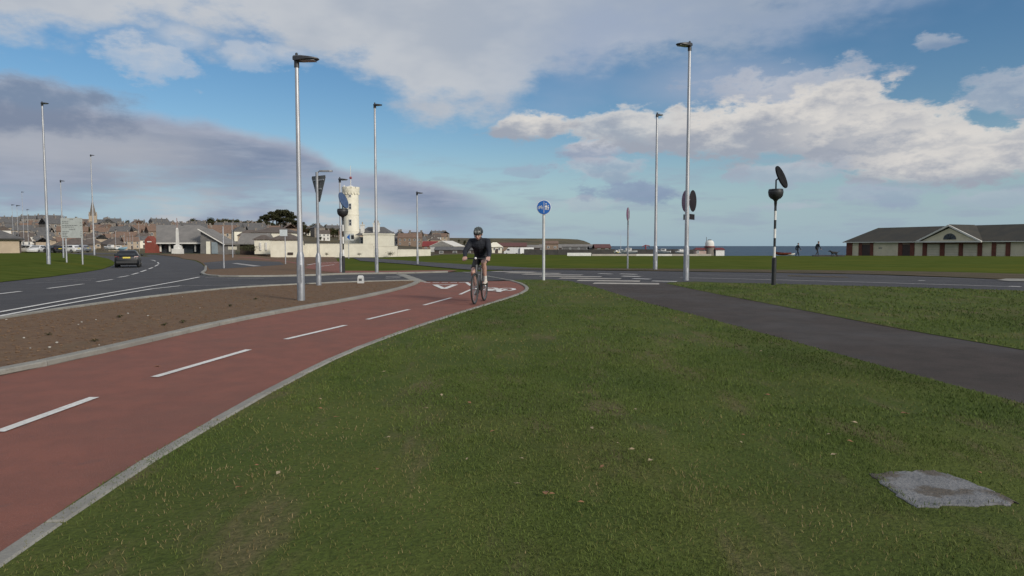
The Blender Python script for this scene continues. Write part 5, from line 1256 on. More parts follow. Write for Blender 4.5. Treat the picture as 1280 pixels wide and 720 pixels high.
# ---- modern hall with large grey roof and red brick gable
def hall():
    d = 150; k = d/F; zb = zat(230, 314.5, d); Z = lambda q: zat(230, q, d)-zb; c = at(230, d); X = lambda q: at(q, d).x-c.x
    t = thing('community_hall', 'long low hall with huge grey tiled roof and red brick gable end', 'building', (c.x, d, zb))
    ze, zr = Z(304.6), Z(280)
    mb = MB(); mb.box(((X(196)+X(262))/2, 5, ze/2-.4), (X(262)-X(196), 9, ze+.8)); mb.build('glazed_wall', M_win, t)
    mb = MB(); mb.quadring([[Vector((X(199), -1.2, ze)), Vector((X(265), -1.2, ze)), Vector((X(265), 14, ze)), Vector((X(185), 14, ze))], [Vector((X(199), -1.2, ze+.3)), Vector((X(266), -1.2, ze+.3)), Vector((X(266), 14, ze+.3)), Vector((X(185), 14, ze+.3))], [Vector((X(177), 6.4, zr)), Vector((X(233), 6.4, zr)), Vector((X(233), 6.8, zr)), Vector((X(177), 6.8, zr))]]); ro = mb.build('roof', M_greyroof, t)
    mb = MB(); mb.box(((X(199)+X(265))/2, -1.27, ze+.1), (X(265)-X(199), .1, .28)); mb.build('fascia', M_offw, ro)
    for q in (201.5, 213, 228, 245, 257):
        mb = MB(); mb.box((X(q), -.3, ze/2), (.28, .28, ze)); mb.build('column', M_offw, t)
    mb = MB(); mb.prism([Vector((X(187), -2, -.6)), Vector((X(200), -2, -.6)), Vector((X(200), -2, Z(306))), Vector((X(191.5), -2, Z(295.2))), Vector((X(187), -2, Z(300)))], (0, 2.5, 0)); g = mb.build('brick_gable', M_redbrick, t)
    mb = MB(); mb.box((X(193), -2.06, Z(302.2)), (.9, .1, .22)); mb.build('nameplate', M_offw, g)
    mb = MB(); mb.prism([Vector((X(212), 6, Z(281))), Vector((X(213.6), 6, Z(281))), Vector((X(209.4), 6, Z(275.3))), Vector((X(208), 6, Z(275.6)))], (0, .4, 0)); mb.build('roof_fin', M_slate, ro)
    # porch wing with a white raking fascia
    mb = MB(); mb.prism([Vector((X(258), -3, -.6)), Vector((X(287), -3, -.6)), Vector((X(287), -3, Z(305.6))), Vector((X(259), -3, Z(288.5)))], (0, 6, 0)); p = mb.build('porch_wall', pmat('grey_brown_cladding', (.17, .16, .15), (.13, .125, .12), 1, .8), t)
    mb = MB(); mb.box((X(276), -3.07, Z(305.2)/2), (1.3, .14, Z(302.5)+.4)); mb.build('blue_grey_panel', pmat('blue_grey_panel', (.24, .28, .30), (.2, .24, .26), 1, .6), p)
    mb = MB(); mb.box((X(268), -3.08, Z(305.2)/2), (.85, .16, Z(301)+.4)); mb.build('white_pier', M_cream, p)
    mb = MB(); mb.prism([Vector((X(256.5), -3.5, Z(287))), Vector((X(289.5), -3.5, Z(306.3))), Vector((X(289.5), -3.5, Z(304.2))), Vector((X(257.5), -3.5, Z(285.6)))], (0, 7, 0)); mb.build('porch_roof', M_greyroof, t)
    mb = MB(); mb.prism([Vector((X(256.5), -3.55, Z(287.2))), Vector((X(289.5), -3.55, Z(306.6))), Vector((X(289.5), -3.55, Z(305.3))), Vector((X(257.5), -3.55, Z(286.2)))], (0, -.06, 0)); mb.build('raking_fascia', M_offw, t)
    # lower wing to the right
    mb = MB(); mb.box(((X(284)+X(318))/2, 10, Z(305.5)/2-.4), (X(318)-X(284), 6, Z(305.5)+.8)); w_ = mb.build('rear_wing', M_door, t)
    mb = MB(); mb.quadring([[Vector((X(282), 6, Z(305.3))), Vector((X(320), 6, Z(305.3))), Vector((X(320), 14, Z(305.3))), Vector((X(282), 14, Z(305.3)))], [Vector((X(280), 9.8, Z(290.5))), Vector((X(318), 9.8, Z(290.5))), Vector((X(318), 10.2, Z(290.5))), Vector((X(280), 10.2, Z(290.5)))]]); mb.build('rear_wing_roof', M_greyroof, t)
    m = thing('memorial', 'slim white obelisk memorial with mast in front of the hall', 'memorial', (at(222, d-12).x, d-12, T(at(222, d-12).x, d-12)))
    zz = m.location.z; Z2 = lambda q: zat(222, q, d-12)-zz; kk = (d-12)/F
    mb = MB(); mb.quadring([[Vector((x*r_, y*r_, z)) for x, y in ((-1, -1), (1, -1), (1, 1), (-1, 1))] for r_, z in ((5.2*kk, -.3), (5.2*kk, Z2(311)), (3.4*kk, Z2(310.8)), (3.2*kk, Z2(307)), (1.7*kk, Z2(306)))]); mb.build('plinth', M_offw, m)
    mb = MB(); mb.quadring([[Vector((x*r_, y*r_, z)) for x, y in ((-1, -1), (1, -1), (1, 1), (-1, 1))] for r_, z in ((1.5*kk, Z2(306)), (1.1*kk, Z2(286)), (.3*kk, Z2(284.5)))]); mb.build('shaft', M_offw, m)
    mb = MB(); mb.lathe([(.5*kk, Z2(285)), (.4*kk, Z2(272.5))], 8); mb.build('mast', pmat('rust_pink_mast', (.32, .2, .17), (.26, .16, .14), 3, .7), m)
hall()

# ---- signal tower, house, cream wall and pavilions
def signal_tower():
    d = 165; k = d/F; c = at(439.5, d); zb = zat(439.5, 312, d); Z = lambda q: zat(439.5, q, d)-zb
    t = thing('signal_tower', 'white round signal tower with corbelled parapet, ball and mast', 'tower', (c.x, d, zb))
    r0, r1 = 10.6*k, 9.2*k
    mb = MB(); mb.lathe([(r0, -1.5), (r0*.97, Z(300)), (r1*1.02, Z(270)), (r1, Z(243))], 32); b = mb.build('shaft', M_cream, t, True)
    for q, rr in ((269.5, r1*1.05), (290, r1*1.10)): mb = MB(); mb.lathe([(rr*.95, Z(q)), (rr, Z(q)+.08), (rr, Z(q)+.28), (rr*.95, Z(q)+.36)], 32); mb.build('string_course', M_cream, t, True)
    mb = MB(); mb.lathe([(r1*.98, Z(243.4)), (r1*1.14, Z(241)), (r1*1.14, Z(236.2)), (r1*.95, Z(236.2)), (r1*.95, Z(238.5))], 32); pa = mb.build('parapet', M_cream, t, True)
    for i in range(16):
        g = 2*math.pi*i/16; mb = MB(); mb.box((r1*1.06*math.cos(g), r1*1.06*math.sin(g), Z(242)), (.3, .34, .5), g); mb.build('corbel', M_cream, pa)
    for i in range(12):
        g = 2*math.pi*i/12; mb = MB(); mb.box((r1*1.045*math.cos(g), r1*1.045*math.sin(g), Z(235.4)), (.36, .9, .5), g); mb.build('merlon', M_cream, pa)
    for q, h, w_ in ((245.5, .55, .55), (258.5, 1.35, .6), (278.5, 1.45, .6), (296, 1.3, .6)):
        g = R(-84); rr = r1*(1.0 if q < 262 else 1.045)
        add_window(t, rr*math.cos(g), rr*math.sin(g), Z(q), w_, h, 0.1)
    mb = MB(); mb.lathe([(r1*.5, Z(236.5)), (r1*.5, Z(234)), (r1*.3, Z(232.4)), (.1, Z(232))], 16); mb.build('lead_cap', M_offw, t, True)
    mb = MB(); mb.lathe([(.09, Z(233)), (.05, Z(207))], 8); ma = mb.build('mast', M_offw, t)
    mb = MB(); mb.ellip((0, 0, Z(222.3)), (.34, .34, .34), 12, 8); mb.build('time_ball', pmat('time_ball_red', (.26, .05, .07), (.2, .04, .06), 4, .5), ma, True)
    mb = MB(); mb.lathe([(.14, Z(236)), (.14, Z(234.5)), (.3, Z(233.4)), (.05, Z(231.6))], 8, (-r1*.8, -.6, 0)); mb.build('finial', M_offw, t, True)
signal_tower()
def keepers_house():
    d = 158; c = at(465, d); zb = zat(465, 313, d); Z = lambda q: zat(465, q, d)-zb; X = lambda q: at(q, d).x-c.x
    t = thing('keepers_house', 'cream single storey house with slate hip roof beside the round tower', 'house', (c.x, d, zb))
    mb = MB(); mb.box(((X(454)+X(487.5))/2, 3, Z(293)/2-.7), (X(487.5)-X(454), 6, Z(293)+1.4)); mb.build('wall', M_cream, t)
    mb = MB(); mb.box(((X(447)+X(456))/2, 4.5, Z(296)/2-.7), (X(456)-X(447), 5, Z(296)+1.4)); mb.build('side_wing', M_offw, t)
    mb = MB(); mb.box(((X(453.4)+X(488.2))/2, 3, Z(292.6)), (X(488.2)-X(453.4), 6.3, .32)); mb.build('cornice', M_cream, t)
    mb = MB(); a = Z(292); mb.quadring([[Vector((X(444), -.2, Z(294))), Vector((X(487.5), -.2, a)), Vector((X(487.5), 9, a)), Vector((X(444), 9, Z(294)))], [Vector((X(456), 4, Z(283))), Vector((X(476), 4, Z(283))), Vector((X(476), 4.6, Z(283))), Vector((X(456), 4.6, Z(283)))]]); ro = mb.build('roof', M_slate, t)
    for q, top, wd in ((469.5, 279, 1.45), (452, 281, .8)):
        mb = MB(); h = Z(top)-Z(292); mb.box((X(q), 1.2, Z(292)+h/2), (wd, .8, h)); mb.box((X(q), 1.2, Z(top)), (wd+.25, 1.0, .2)); ch = mb.build('chimney', M_offw, ro)
        for dx in (-.4, 0, .4):
            if abs(dx) < wd/2: mb = MB(); mb.lathe([(.12, 0), (.14, .5), (.10, .6)], 8, (X(q)+dx, 1.2, Z(top)+.08)); mb.build('chimney_pot', M_tan, ch)
    add_window(t, X(450.5), 1.95, Z(301), .8, 1.3)
keepers_house()
def cream_wall():
    d = 150; c = at(440, d); zb = T(c.x, d)-.03; X = lambda q: at(q, d).x-c.x; Z = lambda q: zat(440, q, d)-zb
    t = thing('boundary_wall', 'long cream rendered boundary wall with stepped top below the tower', 'wall', (c.x, d, zb))
    for a, b, top in ((381, 466.8, 305.2), (467, 496.6, 308), (496.8, 538, 311.5)):
        mb = MB(); mb.box(((X(a)+X(b))/2, .2, Z(top)/2-.4), (X(b)-X(a), .4, Z(top)+.8)); p = mb.build('wall_section', M_cream, t)
        mb = MB(); mb.box(((X(a)+X(b))/2, .2, Z(top)+.05), (X(b)-X(a)-.02, .5, .1)); mb.build('coping', M_cream if a < 400 else M_slate if a > 490 else M_cream, p)
cream_wall()
def pavilion(x0, x1, d, yb, ye, yr, label, m=None):
    c = at((x0+x1)/2, d); zb = zat((x0+x1)/2, yb, d); Z = lambda q: zat((x0+x1)/2, q, d)-zb; X = lambda q: at(q, d).x-c.x
    t = thing('cream_pavilion', label, 'building', (c.x, d, zb)); m = m or M_cream
    W = X(x1)-X(x0); mb = MB(); mb.box((0, W*.35, Z(ye)/2-.5), (W, W*.7, Z(ye)+1)); mb.build('wall', m, t)
    mb = MB(); e = .3; h = Z(ye); mb.quadring([[Vector((-W/2-e, -e, h)), Vector((W/2+e, -e, h)), Vector((W/2+e, W*.7+e, h)), Vector((-W/2-e, W*.7+e, h))], [Vector((-W/2-e, -e, h+.12)), Vector((W/2+e, -e, h+.12)), Vector((W/2+e, W*.7+e, h+.12)), Vector((-W/2-e, W*.7+e, h+.12))], [Vector((-W*.12, W*.33, Z(yr))), Vector((W*.12, W*.33, Z(yr))), Vector((W*.12, W*.37, Z(yr))), Vector((-W*.12, W*.37, Z(yr)))]]); mb.build('roof', M_brownroof, t)
    return t, X, Z
t, X, Z = pavilion(338, 372, 144, 319, 300, 292, 'larger cream pavilion with dark hip roof joined to the boundary wall')
mb = MB(); mb.box((X(363), -.1, .35), (1.1, .2, .5)); mb.build('dark_vent', M_door, t)
t, X, Z = pavilion(318, 337, 152, 312, 299.6, 293.5, 'smaller cream pavilion with dark hip roof beside the bush')
for q in (326, 333): mb = MB(); mb.box((X(q), -.12, Z(304)/2), (.4, .2, Z(302))); mb.build('pilaster', M_offw, t)
pavilion(314, 366, 168, 312, 291, 283.5, 'tall cream block with dark roof behind the two pavilions')
mb = MB(); d = 149; a, b = at(372, d), at(381, d); mb.box(((a.x+b.x)/2, d+.2, zat(376, 312.5, d)-.3), (b.x-a.x+1.5, .4, 2.7)); tag(mb.build('garden_wall', M_cream), 'short cream wall joining the larger pavilion and the boundary wall', 'wall')

# ---- brick and cream pavilion on the right
def right_building():
    A = at(1058, 133); B = at(1280, 104); dv = Vector((B.x-A.x, B.y-A.y, 0)); dv.normalize(); nn = Vector((dv.y, -dv.x, 0))
    def S(px):
        az = (px-640)/F; # x = az*y
        return (az*A.y-A.x)/(dv.x-az*dv.y)
    zb = -0.62; Z = lambda q, px: zat(px, q, A.y+dv.y*S(px))-zb
    t = thing('seafront_pavilion', 'long low cream and brick building with dark hip roof and white pediment', 'building', (A.x, A.y, zb), math.atan2(dv.y, dv.x))
    # local: x along wall, -y towards viewer
    he = Z(303.3, 1058); L_ = S(1420); hr = Z(284, 1085)
    mb = MB(); mb.box((L_/2, 6, he/2-.5), (L_, 12, he+1)); mb.build('wall', pmat('pale_cream_render', (.66, .59, .43), (.58, .52, .375), .8, .9, .2, 12), t)
    mb = MB(); e = .45
    mb.quadring([[Vector((-e, -e, he)), Vector((L_+e, -e, he)), Vector((L_+e, 12+e, he)), Vector((-e, 12+e, he))], [Vector((-e, -e, he+.15)), Vector((L_+e, -e, he+.15)), Vector((L_+e, 12+e, he+.15)), Vector((-e, 12+e, he+.15))], [Vector((2.2, 5.9, hr)), Vector((L_-3, 5.9, hr)), Vector((L_-3, 6.1, hr)), Vector((2.2, 6.1, hr))]])
    ro = mb.build('roof', pmat('mossy_slate', (.034, .032, .025), (.05, .043, .03), .6, .85, .5, 5), t)
    mb = MB(); mb.box((L_/2, -e-.06, he+.05), (L_+2*e, .12, .14)); mb.build('gutter', M_offw, ro)
    def pier(a, b, top=None): mb = MB(); h = he if top is None else top; mb.box(((S(a)+S(b))/2, -.06, h/2-.3), (S(b)-S(a), .12, h+.56)); return mb.build('brick_pier', pmat('dark_red_brick', (.17, .055, .035), (.12, .042, .03), 3, .9, .3, 20), t)
    Q = lambda z: 1030+z/5.12
    for a, b in ((142, 178), (220, 242), (293, 312), (472, 499), (549, 575), (628, 655), (740, 768), (860, 885), (980, 1008), (1070, 1097), (1160, 1188), (1330, 1356), (1440, 1466)): pier(Q(a), Q(b))
    for a, b in ((242, 293), (499, 549)):
        mb = MB(); mb.box(((S(Q(a))+S(Q(b)))/2, -.02, he*.42), (S(Q(b))-S(Q(a))-.01, .1, he*.84)); mb.build('door', pmat('dark_brown_door', (.035, .02, .017), (.05, .03, .024), 3, .6), t)
        mb = MB(); mb.box(((S(Q(a))+S(Q(b)))/2, -.05, he*.92), (S(Q(b))-S(Q(a))-.01, .1, he*.15)); mb.build('brick_lintel', M_brick, t)
    for a, b in ((655, 740), (768, 860), (885, 980), (1097, 1160), (1356, 1440)):
        mb = MB(); mb.box(((S(Q(a))+S(Q(b)))/2, -.05, he*.93), (S(Q(b))-S(Q(a))-.01, .1, he*.13)); mb.build('brick_lintel', M_brick, t)
        mb = MB(); mb.box(((S(Q(a))+S(Q(b)))/2, -.015, he*.42), (S(Q(b))-S(Q(a))-.25, .07, he*.84)); g = mb.build('garage_door', M_cream if False else pmat('garage_door_cream', (.60, .545, .41), (.55, .50, .37), 1, .7), t)
        for i in range(1, 5): mb = MB(); mb.box(((S(Q(a))+S(Q(b)))/2, -.055, he*.84*i/5), (S(Q(b))-S(Q(a))-.3, .02, .03)); mb.build('door_rail', pmat('rail_cream', (.36, .32, .22), (.33, .29, .2), 1, .7), g)
    # pediment
    a, b, c = S(Q(622)), S(Q(1012)), S(Q(815)); zp = Z(283.2, Q(815))
    mb = MB(); mb.prism([Vector((a+.3, -.9, he+.12)), Vector((b-.3, -.9, he+.12)), Vector((c, -.9, zp-.25))], (0, 6.6, 0)); p = mb.build('pediment', pmat('pale_cream_render', (1, 1, 1)), t)
    for u, v in ((a, c), (b, c)):
        q0, q1 = Vector((u, -1.0, he+.1)), Vector((v, -1.0, zp)); mb = MB(); mb.prism([q0, q1, q1+Vector((0, 0, .3)), q0+Vector((-.5 if u == a else .5, 0, .02))], (0, -.25, 0)); mb.build('raking_cornice', M_offw, p)
    mb = MB(); mb.box(((a+b)/2, -1.1, he+.06), (b-a+.8, .3, .22)); mb.build('cornice', M_offw, p)
    mb = MB(); mb.prism([Vector((a-.1, -1.0, he+.2)), Vector((c, -1.0, zp+.36)), Vector((b+.1, -1.0, he+.2)), Vector((c, -1.0, zp+.1))], (0, 6.6, 0)); mb.build('pediment_roof', MATS['mossy_slate'], p)
    lx = (S(Q(780))+S(Q(862)))/2; rr = (S(Q(862))-S(Q(780)))/2; zl = Z(299.3, Q(820))
    mb = MB(); mb.prism([Vector((lx+rr*math.cos(g), -.93, zl+rr*.92*math.sin(g))) for g in [math.pi*i/14 for i in range(15)]], (0, -.05, 0)); lu = mb.build('lunette_window', M_win, p)
    for i in range(1, 5):
        g = math.pi*i/5; mb = MB(); mb.tube([(lx, -1.0, zl), (lx+rr*math.cos(g), -1.0, zl+rr*.92*math.sin(g))], .04, 5); mb.build('glazing_bar', M_trim, lu)
    mb = MB(); mb.box(((S(Q(345))+S(Q(370)))/2, -.03, Z(310, Q(357))), (.7, .05, .16)); mb.build('small_plaque', M_signback, t)
right_building()

# ---- domed white watch house and low sea wall
def watch_house():
    d = 140; c = at(887, d); zb = zat(887, 319.6, d); Z = lambda q: zat(887, q, d)-zb; k = d/F; X = lambda q: at(q, d).x-c.x
    t = thing('watch_house', 'small white domed watch house with maroon bands by the sea', 'building', (c.x, d, zb))
    mb = MB(); mb.lathe([(5.6*k, -1.2), (5.6*k, Z(311)), (5.9*k, Z(310)), (5.9*k, Z(308.4))], 24); mb.build('stone_drum', M_stone, t, True)
    mb = MB(); mb.lathe([(6.6*k, Z(309.2)), (6.6*k, Z(307.6))], 24); mb.build('maroon_band', pmat('maroon_paint', (.16, .03, .03), (.12, .025, .025), 3, .6), t, True)
    mb = MB(); mb.lathe([(5.4*k, Z(307.8)), (5.4*k, Z(304)), (4.8*k, Z(302)), (3.2*k, Z(300.6)), (1.0*k, Z(300))], 24); mb.build('dome', M_offw, t, True)
    mb = MB(); mb.lathe([(2.8*k, Z(300.9)), (2.4*k, Z(299.8)), (.3, Z(299.4))], 14); mb.build('dome_cap', M_slate, t, True)
    mb = MB(); mb.lathe([(.06, Z(303)), (.05, Z(296.2))], 6, (-4*k, 0, 0)); mb.build('flue', M_slate, t)
    mb = MB(); mb.box(((X(893.4)+X(904))/2, 0, Z(312)/2-.6), (X(904)-X(893.4), 1.8, Z(312)+1.2)); mb.build('white_block', M_white, t)
    mb = MB(); mb.box(((X(868.5)+X(881.4))/2, 0, Z(313.5)/2-.6), (X(881.4)-X(868.5), 1.8, Z(313.5)+1.2)); w_ = mb.build('pink_wing', pmat('pink_render', (.46, .34, .29), (.4, .29, .25), 1, .9), t)
    add_window(t, X(871), -.91, Z(315.2), .4, .5)
    for a, b in ((867.5, 882), (892, 905)):
        mb = MB(); y = Z(312.2); mb.quadring([[Vector((X(a), -1.1, y)), Vector((X(b), -1.1, y)), Vector((X(b), 1.1, y)), Vector((X(a), 1.1, y))], [Vector((X(a+2), -.1, Z(309.6))), Vector((X(b-2), -.1, Z(309.6))), Vector((X(b-2), .1, Z(309.6))), Vector((X(a+2), .1, Z(309.6)))]]); mb.build('wing_roof', pmat('maroon_paint', (1, 1, 1)), t)
watch_house()
def sea_wall():
    t = thing('sea_wall', 'low pale sea wall along the far edge of the lawn', 'wall', at(760, 118))
    o_ = t.location
    for i, (a, b, m) in enumerate(((709, 739, M_white), (740, 795, M_stone), (795.2, 840, M_offw), (840.2, 889, M_stone))):
        d = 118; p, q = at(a, d), at(b, d); h = .36
        mb = MB(); mb.box(((p.x+q.x)/2-o_.x, 0, zat(760, 316.4 if i == 0 else 317.9, d)-o_.z-h/2-.2), (q.x-p.x-.02, .4, h+.5)); s_ = mb.build('wall_section', pmat('sea_wall_pale', (.46, .42, .36), (.36, .33, .29), .6, .9) if m is M_stone else m, t)
sea_wall()

# ------------------------------------------------------------------ harbour front
def zfix(t, px, yb, d): t.location = (at(px, d).x, d, zat(px, yb, d)); return t
for i, (px, w_, lb) in enumerate(((497, 13, 'white two storey harbour terrace next to the keepers house'), (512, 12, 'white two storey harbour terrace with dark door between its neighbours'), (526, 11, 'white two storey harbour terrace behind the lone lamp post'))):
    d = 400; L_ = w_*d/F*1.05
    t = gable_house('harbour_terrace', L_, 7, 4.6, 2.4, M_offw, M_slate, W2(4, L_, 3.5, .9, 1.3)+W2(4, L_, 1.3, .9, 1.3)[::3], (-L_/2+.6, L_/2-.6), 0, 0.0, base=-4, label=lb); zfix(t, px, 310.6, d); t.rotation_euler.z = .25+.04*i
t = gable_house('harbour_shed', 6.2, 6, 1.6, 2.0, M_brick, M_redroof, [(-1.5, .9, .8, .7)], label='small shed with bright red roof past the end of the cream wall', cat='shed'); zfix(t, 538, 312.5, 290)
t = gable_house('harbour_hall', 9, 9.5, 1.6, 1.9, M_offw, pmat('white_sheet_roof', (.66, .63, .56), (.58, .55, .5), 1, .6), [], label='low white hall with pale shallow roof near the cyclist', cat='hall'); zfix(t, 559, 313.2, 255); t.rotation_euler.z = 1.2
t = gable_house('boat_shed', 17, 6, 1.5, .8, M_door, M_slate, W2(4, 17, .8, 1.2, .7), label='long dark low shed behind the cyclist', cat='shed'); zfix(t, 578, 318.4, 215)
t = gable_house('cafe_house', 4.4, 5, 2.6, 1.3, M_cream, M_cream, W2(3, 4.4, 2.0, .55, .7)+[(-1.4, .7, .6, .9)], hip=1.6, door=.6, label='cream two storey house with pale hipped roof at the harbour', cat='house'); zfix(t, 618.5, 319, 215)
for px, yb, d, L_, He, Hr, wm, rm, lb in ((640, 313, 330, 14, 2.0, 1.6, M_brick, pmat('dull_red_roof', (.13, .055, .05), (.10, .045, .042), 1, .8), 'dull red roofed harbour shed behind the white vans'), (676, 314, 330, 20, 1.7, 1.2, M_door, M_greyroof, 'dark harbour warehouse with grey roof behind the blue sign post'), (712, 313.5, 340, 30, 2.1, 1.0, M_slate, M_greyroof, 'longest harbour warehouse with flat grey roof before the headland'), (689, 314.4, 260, 5, 3.0, .9, M_brick, M_terra, 'narrow red brick harbour house beside the grey warehouse'), (752, 316, 200, 4.6, 1.5, .9, M_brick, pmat('dull_red_roof', (1, 1, 1)), 'small red harbour hut on the pier'), (741, 316.5, 205, 2.4, 1.4, .6, M_stone, M_slate, 'tiny grey harbour hut beside the red hut')):
    t = gable_house('harbour_building', L_, 6, He, Hr, wm, rm, W2(max(2, int(L_/4)), L_, He*.55, .8, .7), label=lb, cat='building', base=-4); zfix(t, px, yb, d)
M_pier = pmat('dark_pier_stone', (.06, .055, .05), (.04, .038, .036), .7, .95, .5, 3)
def pier():
    d = 176; a, b = at(655, d), at(872, d); t = thing('harbour_pier', 'long dark stone pier between the lawn and the sea', 'pier', ((a.x+b.x)/2, d, SEA_Z))
    hl = (b.x-a.x)/2; x = -hl; i = 0
    while x < hl:
        L_ = rnd.uniform(2.6, 4.2); top = zat(760, rnd.uniform(311.4, 312.3), d)-SEA_Z
        mb = MB(); mb.quadring([[Vector((x+.02, -2.2, -2)), Vector((x+L_, -2.2, -2)), Vector((x+L_, 2, -2)), Vector((x+.02, 2, -2))], [Vector((x+.02, -1.6, top)), Vector((x+L_, -1.6, top)), Vector((x+L_, 1.4, top)), Vector((x+.02, 1.4, top))]]); mb.build('stone_block', M_pier, t); x += L_+.02
pier()
def van(px, d, yb, L_, rz, label, camper=False):
    p = at(px, d); t = thing('camper_van' if camper else 'van', label, 'van', (p.x, d, zat(px, yb, d)), rz); hw, H = .98, 2.3
    mb = MB(); prof = [(-L_/2, .45), (-L_/2, H*.9), (-L_/2+.15, H), (L_*.22, H), (L_*.36, H*.62), (L_/2-.05, H*.50), (L_/2, .45)]
    if camper: prof[3:5] = [(L_*.46, H), (L_*.47, H*.72), (L_*.40, H*.62)]
    mb.prism([Vector((-hw, y, z)) for y, z in prof], (2*hw, 0, 0)); mb.build('body', paint_white, t)
    for s_ in (-1, 1):
        mb = MB(); mb.box((s_*(hw+.005), L_*.22, H*.70), (.02, L_*.16, H*.2)); mb.build('side_window', M_glass, t)
        for y in (-L_*.3, L_*.32):
            mb = MB(); mb.quadring([[Vector((s_*x, y+.33*math.cos(g), .33+.33*math.sin(g))) for g in [2*math.pi*j/16 for j in range(16)]] for x in (hw-.18, hw+.02)]); w_ = mb.build('wheel', M_tyre, t)
            mb = MB(); mb.quadring([[Vector((s_*x, y+.2*math.cos(g), .33+.2*math.sin(g))) for g in [2*math.pi*j/12 for j in range(12)]] for x in (hw, hw+.03)]); mb.build('rim', M_alloy, w_)
    mb = MB(); mb.box((0, -L_/2-.01, H*.72), (1.4, .03, .5)); mb.build('rear_window', M_glass, t)
    for s_ in (-1, 1): mb = MB(); mb.box((s_*.85, -L_/2-.01, H*.45), (.14, .03, .35)); mb.build('tail_lamp', M_tail, t)
van(640, 205, 318.9, 4.8, 1.5, 'white van parked at the harbour next to the cream hipped house')
van(649, 212, 318.8, 4.4, 1.9, 'second white van at the harbour, turned away from its neighbours')
van(657.5, 205, 318.9, 4.6, -1.2, 'white camper van parked at the harbour nearest the blue sign post', True)
M_hull = pmat('boat_hull_white', (.66, .65, .62), (.58, .57, .55), 2, .45); M_bhull = pmat('boat_hull_blue', (.25, .40, .50), (.2, .33, .42), 2, .45); M_rhull = pmat('boat_hull_red', (.25, .06, .05), (.2, .05, .04), 2, .5)
def boat(px, d, yb, L_, rz, label, hull=None, cabin=True, mast=0.0, tilt=0.0):
    p = at(px, d); t = thing('boat', label, 'boat', (p.x, d, zat(px, yb, d)), rz); mb = MB(); rr = []
    for u, hw, zb, zt in ((-.5, .13, .12, .34), (-.3, .18, .03, .33), (0, .19, 0, .34), (.25, .14, .03, .38), (.42, .06, .12, .43), (.5, .008, .3, .47)):
        rr.append([Vector((u*L_, y*L_*hw, z*L_*.55)) for y, z in ((-1, zt), (-.75, (zb+zt)*.45), (0, zb), (.75, (zb+zt)*.45), (1, zt))])
    mb.quadring(rr); mb.build('hull', hull or M_hull, t)
    if cabin:
        mb = MB(); z0 = L_*.18; mb.quadring([[Vector((x*L_, y*L_*k, z)) for x, y in ((-.18, -.1), (.14, -.1), (.14, .1), (-.18, .1))] for z, k in ((z0, 1), (z0+L_*.14, .9), (z0+L_*.15, .6))]); c = mb.build('cabin', M_hull, t)
        mb = MB(); mb.box((-.02*L_, 0, z0+L_*.095), (L_*.22, L_*.21, L_*.045)); mb.build('cabin_window', M_glass, c)
    if mast: mb = MB(); mb.lathe([(.05, L_*.2), (.03, mast)], 6); mb.build('mast', M_galv, t)
boat(785.5, 140, 317.2, 3.6, 2.9, 'white boat on the quay behind the thin sign post')
boat(776, 150, 317.4, 3.0, .3, 'small boat with mast at the quay beside the thin sign post', M_hull, True, 4.2)
boat(829, 140, 317, 3.0, 2.7, 'white boat drawn up on the quay beside the tall verge lamp post')
boat(851.5, 140, 316.6, 2.6, .4, 'white boat on the quay next to the lamp post with round signs')
boat(770, 150, 317, 2.2, 1.9, 'tiny yellowish boat at the pier', pmat('boat_hull_yellow', (.5, .42, .18), (.44, .36, .15), 2, .5))
boat(848, 190, 314.6, 2.2, 1.0, 'small white boat afloat beyond the pier end')
boat(988.5, 98, 319.4, 1.4, .2, 'low white upturned dinghy on the sea front beside the walker', M_hull, False)
boat(979, 98, 319.3, 2.2, 3.0, 'low red dinghy on the sea front beside the white dinghy', M_rhull, False)
boat(138, 165, 313.2, 4.2, 2.8, 'pale boat on a trailer beyond the road bend', M_hull)
boat(149, 168, 313, 3.6, .2, 'light blue boat beyond the road bend', M_bhull)
def gantry():
    d = 182; p = at(807, d); t = thing('dock_crane', 'small red dock crane on the pier', 'crane', (p.x, d, zat(807, 312.6, d))); m = pmat('crane_red', (.24, .04, .05), (.2, .035, .04), 3, .6)
    mb = MB(); mb.lathe([(.25, -.3), (.18, 1.0), (.18, 1.3)], 8); mb.build('pillar', m, t)
    mb = MB(); mb.tube([(-.9, 0, .9), (0, 0, 1.35), (1.1, 0, 1.1)], .12, 6); mb.build('jib', m, t)
    mb = MB(); mb.tube([(1.05, 0, 1.05), (1.05, 0, .4)], .03, 5); mb.build('hook_cable', M_trim, t)
gantry()
mb = MB(); a, b = at(1017, 97), at(1057, 97); mb.box(((a.x+b.x)/2, 97.2, T(a.x, 97)+.02), (b.x-a.x, .3, .3)); tag(mb.build('low_kerb_wall', M_pier), 'low dark wall behind the black dog on the sea front', 'wall')

